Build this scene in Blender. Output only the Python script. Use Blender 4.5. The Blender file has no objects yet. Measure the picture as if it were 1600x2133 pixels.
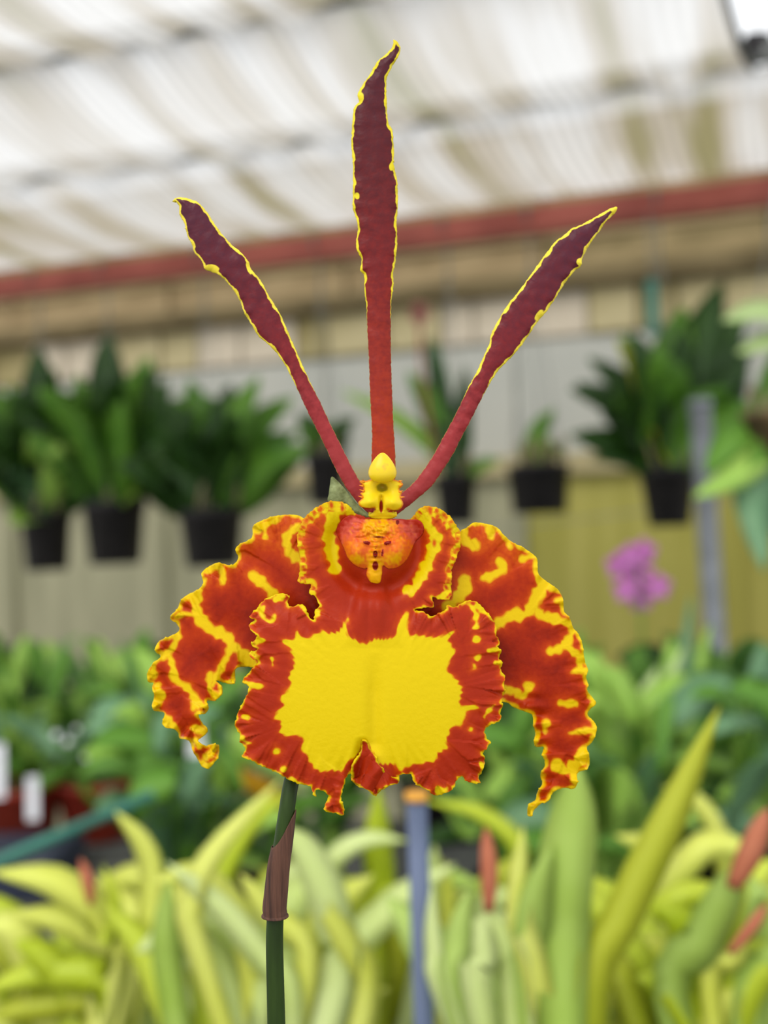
import bpy, bmesh, math, random
import numpy as np
from mathutils import Vector, Matrix

random.seed(7)
rng = np.random.default_rng(11)
scene = bpy.context.scene
COL = scene.collection

# ------------------------------------------------------------------ camera
F = 2400.0                       # focal length in pixels of the 1600 x 2133 frame
CX, CY = 800.0, 1066.5
CAM = Vector((0.0, 0.0, 1.45))
ROLL, PITCH = math.radians(2.0), math.radians(0.8)
FOCUS = 0.240                    # distance of the flower, 1 px = 0.1 mm there
fwd = Vector((0, math.cos(PITCH), math.sin(PITCH)))
up0 = Vector((0, -math.sin(PITCH), math.cos(PITCH)))
right0 = Vector((1, 0, 0))
RIGHT = right0 * math.cos(ROLL) - up0 * math.sin(ROLL)
UP = right0 * math.sin(ROLL) + up0 * math.cos(ROLL)
cam = bpy.data.cameras.new('camera')
cam.sensor_fit = 'HORIZONTAL'; cam.sensor_width = 36.0
cam.lens = F / 1600.0 * 36.0
cam.clip_start = 0.01; cam.clip_end = 200
cam.dof.use_dof = True
cam.dof.focus_distance = FOCUS - 0.003
cam.dof.aperture_fstop = cam.lens / 4.4      # 4.4 mm entrance pupil, as in a phone
cam_ob = bpy.data.objects.new('camera', cam); COL.objects.link(cam_ob)
m = Matrix((RIGHT, UP, -fwd)).transposed().to_4x4(); m.translation = CAM
cam_ob.matrix_world = m
scene.camera = cam_ob

# ------------------------------------------------------------------ light
world = bpy.data.worlds.new('overcast_sky'); scene.world = world
world.use_nodes = True
bg = world.node_tree.nodes['Background']
bg.inputs[0].default_value = (0.96, 0.98, 1.0, 1)
bg.inputs[1].default_value = 1.4
sun = bpy.data.lights.new('hazy_sun', 'SUN'); sun.energy = 1.5; sun.angle = math.radians(35)
sun.color = (1.0, 0.97, 0.9)
sun_ob = bpy.data.objects.new('hazy_sun', sun); COL.objects.link(sun_ob)
sun_ob.rotation_euler = (math.radians(42), 0, math.radians(-28))
vs = scene.view_settings
vs.view_transform = 'Standard'; vs.look = 'None'; vs.gamma = 1.0; vs.use_curve_mapping = False
vs.exposure = 0.0
cy = scene.cycles
cy.max_bounces = 7; cy.diffuse_bounces = 4; cy.glossy_bounces = 2; cy.transmission_bounces = 4; cy.transparent_max_bounces = 6


# ------------------------------------------------------------------ helpers
def P(px, py, d):
    """point that lies d metres in front of the lens"""
    return CAM + (fwd + RIGHT * ((px - CX) / F) - UP * ((py - CY) / F)) * d


def on_plane(px, py, p0, n):
    r = fwd + RIGHT * ((px - CX) / F) - UP * ((py - CY) / F)
    return CAM + r * ((p0 - CAM).dot(n) / r.dot(n))


def srgb(r, g, b):
    def c(v):
        v /= 255.0
        return v / 12.92 if v <= 0.04045 else ((v + 0.055) / 1.055) ** 2.4
    return (c(r), c(g), c(b), 1.0)


def tag(o, label=None, cat=None, group=None, kind=None):
    if label: o['label'] = label
    if cat: o['category'] = cat
    if group: o['group'] = group
    if kind: o['kind'] = kind
    return o


def empty(name, loc, label=None, cat=None, group=None):
    o = bpy.data.objects.new(name, None); COL.objects.link(o)
    o.location = loc; o.empty_display_size = 0.02
    return tag(o, label, cat, group)


def link(name, me, mat, parent=None, loc=None):
    o = bpy.data.objects.new(name, me); COL.objects.link(o)
    if mat is not None and not me.materials: me.materials.append(mat)
    if loc is not None: o.location = loc
    if parent is not None:
        o.parent = parent
        o.matrix_parent_inverse = Matrix.Translation(-Vector(parent_world(parent)))
    return o


def parent_world(p):
    # all empties / parents here carry translation only
    return p.location


def mesh_from(verts, faces, smooth=True):
    me = bpy.data.meshes.new('m')
    me.from_pydata([tuple(v) for v in verts], [], faces)
    if smooth: me.polygons.foreach_set('use_smooth', [True] * len(me.polygons))
    me.update()
    return me


# ---- materials
def new_mat(name):
    mt = bpy.data.materials.new(name); mt.use_nodes = True
    nt = mt.node_tree
    return mt, nt, nt.nodes, nt.links, nt.nodes['Principled BSDF']


def noise_col(name, c1, c2, scale=8.0, rough=0.5, stretch=(1, 1, 1), translucent=0.0, bump=0.0,
              detail=4.0, lo=0.35, hi=0.65, coord='Object', spec=0.4, c3=None, tr_col=None, metallic=0.0):
    mt, nt, N, L, bs = new_mat(name)
    tc = N.new('ShaderNodeTexCoord'); mp = N.new('ShaderNodeMapping')
    mp.inputs['Scale'].default_value = stretch
    nz = N.new('ShaderNodeTexNoise'); nz.inputs['Scale'].default_value = scale; nz.inputs['Detail'].default_value = detail
    rp = N.new('ShaderNodeValToRGB')
    rp.color_ramp.elements[0].position = lo; rp.color_ramp.elements[0].color = c1
    rp.color_ramp.elements[1].position = hi; rp.color_ramp.elements[1].color = c2
    if c3 is not None:
        e = rp.color_ramp.elements.new(min(1.0, hi + 0.12)); e.color = c3
    L.new(tc.outputs[coord], mp.inputs[0]); L.new(mp.outputs[0], nz.inputs['Vector'])
    L.new(nz.outputs['Fac'], rp.inputs[0]); L.new(rp.outputs[0], bs.inputs['Base Color'])
    bs.inputs['Roughness'].default_value = rough
    bs.inputs['Specular IOR Level'].default_value = spec
    bs.inputs['Metallic'].default_value = metallic
    if bump:
        bp = N.new('ShaderNodeBump'); bp.inputs['Strength'].default_value = bump
        bp.inputs['Distance'].default_value = 0.002
        L.new(nz.outputs['Fac'], bp.inputs['Height']); L.new(bp.outputs[0], bs.inputs['Normal'])
    if translucent:
        add_translucent(nt, bs, rp.outputs[0], translucent)
    return mt


def add_translucent(nt, bs, colour_socket, fac):
    N, L = nt.nodes, nt.links
    tr = N.new('ShaderNodeBsdfTranslucent'); mx = N.new('ShaderNodeMixShader')
    L.new(colour_socket, tr.inputs['Color'])
    mx.inputs[0].default_value = fac
    out = N['Material Output']
    L.new(bs.outputs[0], mx.inputs[1]); L.new(tr.outputs[0], mx.inputs[2]); L.new(mx.outputs[0], out.inputs['Surface'])


def leaf_mat(name, c1, c2, rough=0.4, tr=0.3, spec=0.4):
    return noise_col(name, srgb(*c1), srgb(*c2), scale=9, rough=rough, translucent=tr, spec=spec, lo=0.3, hi=0.7)


# ---- basic meshes
def smooth_path(pts, n):
    pts = [Vector(p) for p in pts]
    if len(pts) == 2:
        return [pts[0].lerp(pts[1], i / (n - 1)) for i in range(n)]
    ex = [pts[0] * 2 - pts[1]] + pts + [pts[-1] * 2 - pts[-2]]
    out = []
    segs = len(pts) - 1
    for i in range(n):
        u = i / (n - 1) * segs; k = min(int(u), segs - 1); t = u - k
        a, b, c, d = ex[k], ex[k + 1], ex[k + 2], ex[k + 3]
        out.append(0.5 * ((2 * b) + (c - a) * t + (2 * a - 5 * b + 4 * c - d) * t * t + (3 * b - a - 3 * c + d) * t ** 3))
    return out


def frames(path):
    tans = []
    for i in range(len(path)):
        a = path[max(0, i - 1)]; b = path[min(len(path) - 1, i + 1)]
        tans.append((b - a).normalized())
    ref = Vector((0.13, 0.2, 1)) if abs(tans[0].z) < 0.9 else Vector((1, 0.1, 0))
    fr = []
    x = tans[0].cross(ref).normalized()
    for t in tans:
        x = (x - t * x.dot(t)).normalized()
        fr.append((t, x, t.cross(x)))
    return fr


def tube(name, pts, radius, mat, parent=None, seg=10, n=None, label=None):
    """closed tube along a path; radius is a number or function of 0..1"""
    pts = [Vector(p) for p in pts]
    n = n or max(2, 6 * (len(pts) - 1))
    path = smooth_path(pts, n); fr = frames(path); o = pts[0]
    vs_, fs = [], []
    for i, p in enumerate(path):
        r = radius(i / (n - 1)) if callable(radius) else radius
        for k in range(seg):
            a = 2 * math.pi * k / seg
            vs_.append(p - o + (fr[i][1] * math.cos(a) + fr[i][2] * math.sin(a)) * r)
    for i in range(n - 1):
        for k in range(seg):
            k2 = (k + 1) % seg
            fs.append((i * seg + k, i * seg + k2, (i + 1) * seg + k2, (i + 1) * seg + k))
    fs.append(tuple(reversed(range(seg)))); fs.append(tuple(range((n - 1) * seg, n * seg)))
    return link(name, mesh_from(vs_, fs), mat, parent, o)


def lathe_mesh(profile, seg=28, wob=None):
    vs_, fs = [], []
    for r, z in profile:
        for k in range(seg):
            a = 2 * math.pi * k / seg
            vs_.append((r * math.cos(a), r * math.sin(a), z))
    for i in range(len(profile) - 1):
        for k in range(seg):
            k2 = (k + 1) % seg
            fs.append((i * seg + k, i * seg + k2, (i + 1) * seg + k2, (i + 1) * seg + k))
    fs.append(tuple(reversed(range(seg)))); fs.append(tuple(range((len(profile) - 1) * seg, len(profile) * seg)))
    return mesh_from(vs_, fs)


def box_mesh(lo, hi, axes=None, bevel=0.0):
    bm = bmesh.new()
    bmesh.ops.create_cube(bm, size=1)
    for v in bm.verts:
        v.co = Vector([lo[i] + (v.co[i] + 0.5) * (hi[i] - lo[i]) for i in range(3)])
    if bevel: bmesh.ops.bevel(bm, geom=bm.edges[:], offset=bevel, segments=2, affect='EDGES')
    me = bpy.data.meshes.new('m'); bm.to_mesh(me); bm.free()
    if axes is not None: me.transform(axes.to_4x4())
    return me


def leaf(pts, width, mat, parent, face=None, fold=0.18, prof='strap', name='leaf', n=11, thick=0.0008):
    """a leaf blade with a keeled cross section along a path from base to tip"""
    path = smooth_path(pts, n); o = Vector(pts[0])
    face = Vector(face) if face is not None else Vector((0, -1, 0.45))
    vs_, fs = [], []
    for i, p in enumerate(path):
        t = i / (n - 1)
        tan = (path[min(n - 1, i + 1)] - path[max(0, i - 1)]).normalized()
        side = tan.cross(face)
        if side.length < 0.1: side = tan.cross(Vector((1, 0.2, 0.1)))
        side.normalize(); nor = side.cross(tan).normalized()
        if nor.dot(face) < 0: nor = -nor
        if prof == 'strap': w = (0.55 + 0.45 * min(1, t / 0.35)) * (1 - max(0, (t - 0.55) / 0.45) ** 2.2) + 0.02
        elif prof == 'oblong': w = (0.12 + 0.88 * math.sin(math.pi * min(1, (t + 0.02) ** 0.8)) ** 0.75) if t < 0.985 else 0.08
        else: w = math.sin(math.pi * min(0.985, 0.06 + 0.94 * t)) ** 0.9      # ovate
        w *= width * 0.5
        q = p - o
        vs_ += [q - side * w + nor * w * fold, q - nor * (w * fold) + nor * thick, q + side * w + nor * w * fold, q - nor * (w * fold) - nor * thick]
    for i in range(n - 1):
        a, b = i * 4, (i + 1) * 4
        for k in range(4):
            k2 = (k + 1) % 4
            fs.append((a + k, a + k2, b + k2, b + k))
    fs.append((3, 2, 1, 0)); e = (n - 1) * 4; fs.append((e, e + 1, e + 2, e + 3))
    return link(name, mesh_from(vs_, fs), mat, parent, o)


# ================================================================= SETTING
ALPHA = math.radians(20)
T = Vector((math.cos(ALPHA), -math.sin(ALPHA), 0))       # along the beam / wall, to the right and nearer
NRM = Vector((-math.sin(ALPHA), -math.cos(ALPHA), 0))    # from the wall towards the lens
Z = Vector((0, 0, 1))
B0 = Vector((0, 2.5, 0))                                  # beam line over the hanging pots
W0 = Vector((0, 3.45, 0))                                 # rear wall


def frame_obj(name, origin, s0, s1, q0, q1, z0, z1, mat, parent=None, bevel=0.0):
    """box in the (along wall, towards lens, up) frame"""
    ax = Matrix((T, NRM, Z)).transposed()
    c = origin + T * s0 + NRM * q0 + Z * z0
    return link(name, box_mesh((0, 0, 0), (s1 - s0, q1 - q0, z1 - z0), ax, bevel), mat, parent, c)


def wall_z(py, px=800):
    return on_plane(px, py, W0, NRM).z


def beam_pt(px, py):
    return on_plane(px, py, B0, NRM)


M_concrete = noise_col('concrete_floor', srgb(120, 118, 110), srgb(165, 162, 152), scale=5, rough=0.9)
M_tan = [noise_col('tan_board_a', srgb(118, 98, 64), srgb(150, 130, 94), scale=5, stretch=(1, 1, 3), rough=0.8, c3=srgb(92, 76, 46)),
         noise_col('tan_board_b', srgb(104, 90, 54), srgb(142, 124, 86), scale=6, stretch=(1, 1, 3), rough=0.8, c3=srgb(86, 72, 40))]
M_block = [noise_col('pale_block', srgb(172, 160, 138), srgb(186, 174, 154), scale=6, rough=0.8),
           noise_col('mossy_block', srgb(150, 138, 98), srgb(168, 156, 118), scale=7, rough=0.8),
           noise_col('olive_block', srgb(118, 106, 62), srgb(146, 134, 92), scale=7, rough=0.8)]
M_rail = noise_col('brown_rail', srgb(80, 68, 38), srgb(104, 90, 58), scale=7, rough=0.8)
M_sheet = noise_col('grey_sheet', srgb(176, 177, 168), srgb(190, 189, 178), scale=2.5, rough=0.6, translucent=0.25)
M_low = [noise_col('grey_olive_sheet', srgb(150, 148, 118), srgb(176, 172, 140), scale=3, stretch=(4, 4, 0.5), rough=0.6, translucent=0.2),
         noise_col('yellow_olive_sheet', srgb(158, 152, 66), srgb(178, 170, 88), scale=3, stretch=(4, 4, 0.5), rough=0.6, translucent=0.2)]
M_red = noise_col('red_oxide_paint', srgb(134, 60, 48), srgb(160, 80, 66), scale=9, rough=0.5)
M_galv = noise_col('galvanised_steel', srgb(112, 116, 120), srgb(136, 140, 146), scale=20, rough=0.5, metallic=0.3)
M_dark = noise_col('black_plastic', srgb(26, 24, 25), srgb(38, 35, 36), scale=30, rough=0.55, spec=0.3)
M_terra = noise_col('red_plastic_pot', srgb(150, 44, 28), srgb(176, 62, 42), scale=12, rough=0.5)
M_bark = noise_col('bark_medium', srgb(58, 42, 28), srgb(120, 96, 66), scale=60, rough=0.9, bump=0.6)
M_root = noise_col('dry_roots', srgb(128, 112, 82), srgb(164, 150, 116), scale=30, rough=0.9)
M_wire = noise_col('hanger_wire', srgb(96, 100, 96), srgb(130, 134, 130), scale=20, rough=0.5)
M_teal = noise_col('teal_plastic', srgb(46, 108, 94), srgb(70, 132, 116), scale=20, rough=0.45)
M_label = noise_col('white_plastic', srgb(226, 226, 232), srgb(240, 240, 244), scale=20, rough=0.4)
M_slat = noise_col('grey_bench_slat', srgb(58, 60, 58), srgb(84, 86, 82), scale=14, rough=0.7)

# floor
fl = link('floor', box_mesh((-5, -3, -0.1), (5, 6, 0)), M_concrete); tag(fl, kind='structure')

# rear wall: backing with separate boards, blocks and sheets
zt = wall_z(470); z1 = wall_z(598); z2 = wall_z(634); z3 = wall_z(728); z4 = wall_z(985); z5 = wall_z(1425)
wall = frame_obj('wall_back', W0, -2.6, 2.2, -0.14, -0.10, 0, zt + 0.25, M_low[0]); tag(wall, kind='structure')
s = -2.6
while s < 2.15:
    w = 0.62
    frame_obj('board', W0, s + .003, min(2.2, s + w) - .003, -0.1, -0.055 + random.uniform(-.006, .006), z1, (z1 + zt) / 2 - .004, random.choice(M_tan), wall, 0.004)
    frame_obj('board', W0, s + .003, min(2.2, s + w) - .003, -0.1, -0.06 + random.uniform(-.006, .006), (z1 + zt) / 2 + .004, zt + .25, random.choice(M_tan), wall, 0.004)
    s += w
frame_obj('rail', W0, -2.6, 2.2, -0.1, -0.02, z2, z1, M_rail, wall, 0.006)
s = -2.6; i = 0
while s < 2.15:
    w = random.uniform(0.10, 0.2)
    frame_obj('block', W0, s + .003, min(2.2, s + w) - .003, -0.1, -0.06 + random.uniform(-.006, .006), z3 + .003, z2 - .003, M_block[random.choice([0, 0, 1, 1, 2])], wall, 0.004)
    s += w
s = -2.6; i = 0
while s < 2.15:
    w = 0.6
    e = min(2.2, s + w)
    frame_obj('sheet', W0, s + .002, e - .002, -0.1, -0.07, z4 + .003, z3 - .003, M_sheet, wall, 0.003)
    frame_obj('sheet', W0, s + .002, e - .002, -0.1, -0.065, 0.45, z4 - .003, M_low[1 if s + w / 2 > 0.12 else 0], wall, 0.003)
    frame_obj('batten', W0, e - .02, e + .02, -0.07, -0.045, 0.45, z4 - .02, M_low[0] if s < 0 else M_low[1], wall, 0.004)
    s += w
frame_obj('sill_rail', W0, -2.6, 2.2, -0.07, -0.03, z4 - .03, z4 + .03, M_block[1], wall, 0.005)
frame_obj('plinth', W0, -2.6, 2.2, -0.1, -0.03, 0, 0.45, M_block[2], wall, 0.005)

# red beam that carries the roof cloth and the hanging pots
bz = beam_pt(800, 500).z
beam = frame_obj('red_beam', B0, -2.6, 2.2, -0.025, 0.025, bz - 0.028, bz + 0.026, M_red, None, 0.006)
tag(beam, 'red painted steel beam running under the lower edge of the shade cloth', 'beam')
for sx, lab in ((-2.45, 'red painted post holding up the far left end of the beam'), (2.05, 'red painted post holding up the far right end of the beam')):
    tag(frame_obj('beam_post', B0, sx, sx + .05, -0.025, 0.025, 0, bz - 0.025, M_red, None, 0.005), lab, 'post')

# shade cloth roof
SLOPE = 0.105


def roof_z(q, sag=True):
    if q < 0.43: zz = bz + 0.046 + 0.049 * (q / 0.43) - 0.015 * math.sin(math.pi * q / 0.43)
    else:
        k = (q - 0.43) / 0.40
        zz = bz + 0.095 + SLOPE * (q - 0.43) - (0.035 * math.sin(math.pi * (k % 1.0)) if sag else 0)
    return zz


def cloth(name, s0, s1, q0, q1, mat, nq, ns, cut=0.0):
    vs_, fs = [], []
    for i in range(nq + 1):
        q = q0 + (q1 - q0) * i / nq
        for j in range(ns + 1):
            s_ = s0 + (s1 - cut * (q - q0) - s0) * j / ns
            fold = 0.006 * math.sin(s_ * 46 + 2.0 * math.sin(s_ * 7)) + 0.004 * math.sin(s_ * 23 + 1)
            fold *= min(1.0, q / 0.3)
            vs_.append(T * s_ + NRM * q + Z * (roof_z(q) + fold - 0.02 * math.sin(s_ * 1.6 + 1.3) * min(1.0, q / 0.3)))
    for i in range(nq):
        for j in range(ns):
            a = i * (ns + 1) + j
            fs.append((a, a + 1, a + ns + 2, a + ns + 1))
    o = link(name, mesh_from(vs_, fs), mat, None, B0)
    return o


def cloth_mat():
    mt, nt, N, L, bs = new_mat('shade_cloth')
    tc = N.new('ShaderNodeTexCoord')
    rot = N.new('ShaderNodeMapping'); rot.inputs['Rotation'].default_value = (0, 0, ALPHA)
    L.new(tc.outputs['Object'], rot.inputs[0])
    st = N.new('ShaderNodeMapping'); st.inputs['Scale'].default_value = (9, 1.1, 1)
    L.new(rot.outputs[0], st.inputs[0])
    nz = N.new('ShaderNodeTexNoise'); nz.inputs['Scale'].default_value = 1.0; nz.inputs['Detail'].default_value = 3
    L.new(st.outputs[0], nz.inputs['Vector'])
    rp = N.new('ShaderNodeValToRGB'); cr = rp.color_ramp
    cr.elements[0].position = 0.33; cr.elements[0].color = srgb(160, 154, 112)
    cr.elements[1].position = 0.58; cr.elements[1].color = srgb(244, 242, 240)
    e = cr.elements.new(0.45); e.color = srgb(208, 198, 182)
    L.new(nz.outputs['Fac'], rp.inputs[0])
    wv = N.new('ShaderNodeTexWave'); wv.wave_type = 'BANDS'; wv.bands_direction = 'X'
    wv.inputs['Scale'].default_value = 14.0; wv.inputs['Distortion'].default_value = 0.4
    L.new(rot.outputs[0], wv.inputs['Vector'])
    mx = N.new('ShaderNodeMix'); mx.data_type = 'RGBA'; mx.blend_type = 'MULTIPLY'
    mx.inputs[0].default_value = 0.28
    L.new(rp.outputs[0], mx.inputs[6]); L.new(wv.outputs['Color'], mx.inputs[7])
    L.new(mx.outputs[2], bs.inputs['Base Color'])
    bs.inputs['Roughness'].default_value = 0.8; bs.inputs['Specular IOR Level'].default_value = 0.1
    add_translucent(nt, bs, mx.outputs[2], 0.62)
    mix1 = N['Material Output'].inputs['Surface'].links[0].from_node
    tp = N.new('ShaderNodeBsdfTransparent'); m2 = N.new('ShaderNodeMixShader'); m2.inputs[0].default_value = 0.2
    L.new(mix1.outputs[0], m2.inputs[1]); L.new(tp.outputs[0], m2.inputs[2])
    L.new(m2.outputs[0], N['Material Output'].inputs['Surface'])
    return mt


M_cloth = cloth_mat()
p_edge = on_plane(1566, 215, B0 + NRM * 0.43, NRM)
s_edge = (p_edge - B0).dot(T)
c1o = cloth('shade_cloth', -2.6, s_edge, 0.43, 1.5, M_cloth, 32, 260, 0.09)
tag(c1o, 'white translucent ribbed shade cloth stretched as the sloping roof above the pots', 'shade cloth')
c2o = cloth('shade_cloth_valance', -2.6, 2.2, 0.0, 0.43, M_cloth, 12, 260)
tag(c2o, 'narrow greyish valance of cloth hanging between the lowest cable and the red beam', 'shade cloth')


def cable(q, sag, label, r=0.018, s1=None):
    pts = []
    for j in range(13):
        s_ = -2.6 + (2.2 + 2.6) * j / 12
        if s1 is not None: s_ = min(s_, s1)
        pts.append(B0 + T * s_ + NRM * q + Z * (roof_z(q, False) - 0.02 * math.sin(s_ * 1.6 + 1.3) + 0.003 + r + sag * math.sin(s_ * 3)))
    o = tube('roof_cable', pts, r, M_cable, None, seg=10, n=60)
    tag(o, label, 'cable', 'grey cables under the shade cloth'); return o


M_cable = noise_col('grey_cable', srgb(110, 112, 110), srgb(132, 134, 132), scale=40, rough=0.7)
cable(0.43, 0.0, 'grey cable under the cloth nearest to the red beam')
cable(0.83, 0.0, 'grey cable under the cloth, second one up from the red beam', s1=s_edge)
cable(1.23, 0.0, 'grey cable under the cloth, farthest from the red beam', s1=s_edge)
pe = B0 + T * s_edge + NRM * 0.43 + Z * roof_z(0.43, False)
edge_rope = tube('cloth_edge_rope', [B0 + T * (s_edge + .004 - .09 * (q - .43)) + NRM * q + Z * (roof_z(q) - 0.02 * math.sin(s_edge * 1.6 + 1.3)) for q in [0.43 + 0.05 * k for k in range(22)]],
                 0.006, M_slat, None, seg=8, n=60)
tag(edge_rope, 'dark hem rope along the right edge of the roof cloth against the sky', 'rope')
silhouette = link('tree_silhouette', box_mesh((-.022, -.02, -.012), (.022, .02, .03), None, 0.006), M_dark, None, pe + Z * 0.012 + T * 0.01)  # added dark block in place of the tree leaves outside
tag(silhouette, 'small dark clamp standing in for tree leaves at the corner of the roof cloth', 'silhouette')

# ================================================================= POTS AND PLANTS
G_dark = leaf_mat('dark_leaf', (32, 64, 18), (58, 96, 28), tr=0.15)
G_mid = leaf_mat('mid_green_leaf', (84, 138, 40), (124, 174, 64), tr=0.3)
G_light = leaf_mat('light_green_leaf', (152, 200, 76), (192, 226, 112), tr=0.3)
G_blue = leaf_mat('blue_green_leaf', (104, 152, 108), (148, 188, 140), tr=0.3)
G_pale = leaf_mat('pale_green_leaf', (190, 214, 140), (214, 232, 170), tr=0.3)
G_bush = leaf_mat('bush_leaf', (66, 108, 46), (96, 142, 62), tr=0.3)
M_orange = leaf_mat('orange_leaf', (220, 160, 20), (232, 184, 40), tr=0.3)
G_yel = leaf_mat('yellow_leaf', (176, 186, 40), (206, 206, 64), tr=0.3)
G_ch1 = leaf_mat('chartreuse_leaf', (222, 228, 84), (240, 244, 140), tr=0.35, rough=0.35)
G_ch2 = leaf_mat('lime_leaf', (196, 214, 42), (222, 232, 84), tr=0.35, rough=0.35)
G_ch3 = leaf_mat('pale_lime_leaf', (214, 230, 136), (232, 242, 178), tr=0.35, rough=0.35)
G_ch4 = leaf_mat('green_blade', (166, 196, 76), (200, 222, 124), tr=0.3, rough=0.4)
G_ch5 = leaf_mat('olive_leaf', (176, 188, 34), (204, 208, 66), tr=0.3, rough=0.4)
M_tip = noise_col('dried_orange_tip', srgb(190, 104, 72), srgb(212, 136, 102), scale=30, rough=0.7, translucent=0.3)
M_pink = noise_col('pink_petal', srgb(222, 120, 208), srgb(238, 160, 226), scale=30, rough=0.5, translucent=0.3)


def pot_mesh(r_top, r_bot, h):
    return lathe_mesh([(r_bot * 0.9, 0), (r_bot, 0.002), (r_top * 0.965, h * 0.86), (r_top * 1.0, h * 0.865), (r_top * 1.03, h * 0.99),
                       (r_top * 1.01, h), (r_top * 0.95, h * 0.985), (r_top * 0.92, h * 0.86)], 26)


def pot_and_soil(root, loc, r_top, r_bot, h, mat):
    pot = link('pot', pot_mesh(r_top, r_bot, h), mat, root, loc)
    vs_, fs = [], []
    link('growing_medium', lathe_mesh([(r_top * 0.9, h * 0.8), (r_top * 0.925, h * 0.87), (r_top * 0.6, h * 0.93), (r_top * 0.15, h * 0.95)], 20), M_bark, pot, loc)
    return pot


def hanging_plant(label, xl, xr, ytop, ybot, leaves, taper=0.8, hooky=None, n_roots=14, dq=0.0, mat=M_dark, root_mat=M_root, group='pots hanging from the red beam'):
    """leaves: list of (tip px, tip py, width px, material, dy-depth, sag)"""
    xc = (xl + xr) / 2
    pp = B0 + NRM * dq
    top = on_plane(xc, ytop, pp, NRM); bot = on_plane(xc, ybot, pp, NRM)
    d = (top - CAM).dot(fwd); k = d / F
    r = (xr - xl) / 2 * k; h = (top - bot).length
    loc = Vector((top.x, top.y, top.z - h))
    root = empty('hanging_plant', loc, label, 'hanging plant', group)
    pot_and_soil(root, loc, r, r * taper, h, mat)
    rim = top + Z * 0.0
    hook = Vector((rim.x, rim.y, bz - 0.06))
    if dq == 0:
        bq = hook + (B0 - hook).dot(NRM) * NRM
        hook = Vector((bq.x, bq.y, hook.z))
    else:
        hook = Vector((rim.x, rim.y, rim.z + 0.34))
    for a in (0.5, 2.6, 4.7):
        e = rim + Vector((math.cos(a), math.sin(a), 0)) * r * 0.97 - Z * 0.004
        tube('hanger_wire', [e, hook], 0.0011, M_wire, root, seg=5, n=2)
    hk = [hook, hook + Z * 0.035, hook + Z * 0.06 + NRM * 0.03, hook + Z * 0.085 + NRM * 0.028, hook + Z * 0.086 + NRM * 0.0] if dq == 0 else \
         [hook, hook + Z * 0.06, hook + Z * 0.12, hook + Z * (roof_z(dq) + 0 - hook.z)]
    tube('hook', hk, 0.003, M_wire, root, seg=6, n=14)
    base = rim - Z * 0.012
    for i in range(n_roots):
        a = random.uniform(0, 6.28); rr = r * random.uniform(0.2, 0.9)
        b = base + Vector((math.cos(a) * rr, math.sin(a) * rr, 0))
        tube('stem', [b, b + Vector((random.uniform(-.02, .02), random.uniform(-.02, .02), random.uniform(.03, .07)))], 0.0035, root_mat, root, seg=5, n=2)
    for (tx, ty, w, mat_, dd, prof) in leaves:
        a = random.uniform(0, 6.28)
        b = base + Vector((math.cos(a), math.sin(a), 0)) * r * random.uniform(0.1, 0.6)
        tip = P(tx, ty, d + dd)
        ln = (tip - b).length
        mid = b.lerp(tip, 0.5) + Z * ln * random.uniform(0.06, 0.16)
        leaf([b, mid, tip], w * k * 1.25, mat_, root, face=(random.uniform(-.5, .5), -1, random.uniform(.2, .8)), prof=prof)
    return root


def fan(cx, cy, n, r0, r1, a0, a1, w0, w1, mats, prof='oblong', dd=0.14):
    out = []
    for i in range(n):
        a = math.radians(random.uniform(a0, a1)); r = random.uniform(r0, r1)
        out.append((cx + r * math.cos(a), cy - r * math.sin(a), random.uniform(w0, w1), random.choice(mats), random.uniform(-dd, dd), prof))
    return out


D, Mi, Li, Bl, Pa, Ye = G_dark, G_mid, G_light, G_blue, G_pale, G_yel
hanging_plant('black hanging pot of dark broad leaves at the left edge of the photo', 42, 148, 1068, 1188,
              fan(90, 1030, 30, 120, 310, 15, 175, 56, 84, [D, D, D, Mi]) +
              [(20, 800, 60, Mi, 0, 'oblong'), (115, 770, 60, Mi, .05, 'oblong'), (70, 800, 60, D, 0, 'oblong'), (-30, 860, 60, D, 0, 'oblong'),
               (28, 1095, 70, Li, -.12, 'ovate'), (155, 925, 60, Li, -.16, 'ovate'), (20, 985, 60, G_blue, -.1, 'ovate'), (60, 905, 50, Li, -.1, 'oblong')])
hanging_plant('black hanging pot of dark upright leaves between the other two left pots', 172, 302, 1045, 1175,
              fan(235, 1000, 30, 110, 280, 15, 165, 56, 82, [D, D, D, Mi]) +
              [(225, 690, 72, D, .02, 'oblong'), (205, 720, 60, D, .06, 'oblong'), (297, 755, 46, Mi, -.05, 'oblong'), (338, 755, 40, D, .04, 'oblong'),
               (160, 780, 60, Mi, -.02, 'oblong'), (330, 955, 56, Li, -.16, 'ovate'), (280, 1035, 44, Li, -.15, 'ovate'), (350, 940, 40, Li, -.14, 'oblong')])
hanging_plant('black hanging pot of broad fanned leaves beside the left orchid petal', 372, 508, 1060, 1180,
              fan(440, 1000, 26, 100, 230, 10, 170, 56, 80, [D, D, D, Mi]) +
              [(540, 785, 74, Mi, -.04, 'oblong'), (612, 828, 66, Mi, -.02, 'oblong'), (620, 900, 50, Mi, 0, 'oblong'), (480, 800, 60, D, .05, 'oblong'),
               (350, 830, 56, D, .02, 'oblong'), (420, 850, 60, G_mid, -.08, 'oblong'), (390, 800, 50, G_blue, .1, 'oblong'), (600, 960, 50, D, .06, 'oblong'),
               (630, 925, 50, D, .08, 'oblong')], n_roots=30)
hanging_plant('small dark hanging pot half hidden behind the left orchid petal', 636, 722, 945, 1052,
              fan(680, 930, 7, 40, 90, 20, 160, 30, 44, [D, Mi]) + [(716, 880, 40, D, .03, 'oblong'), (620, 860, 44, D, .03, 'oblong')], n_roots=8)
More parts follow.
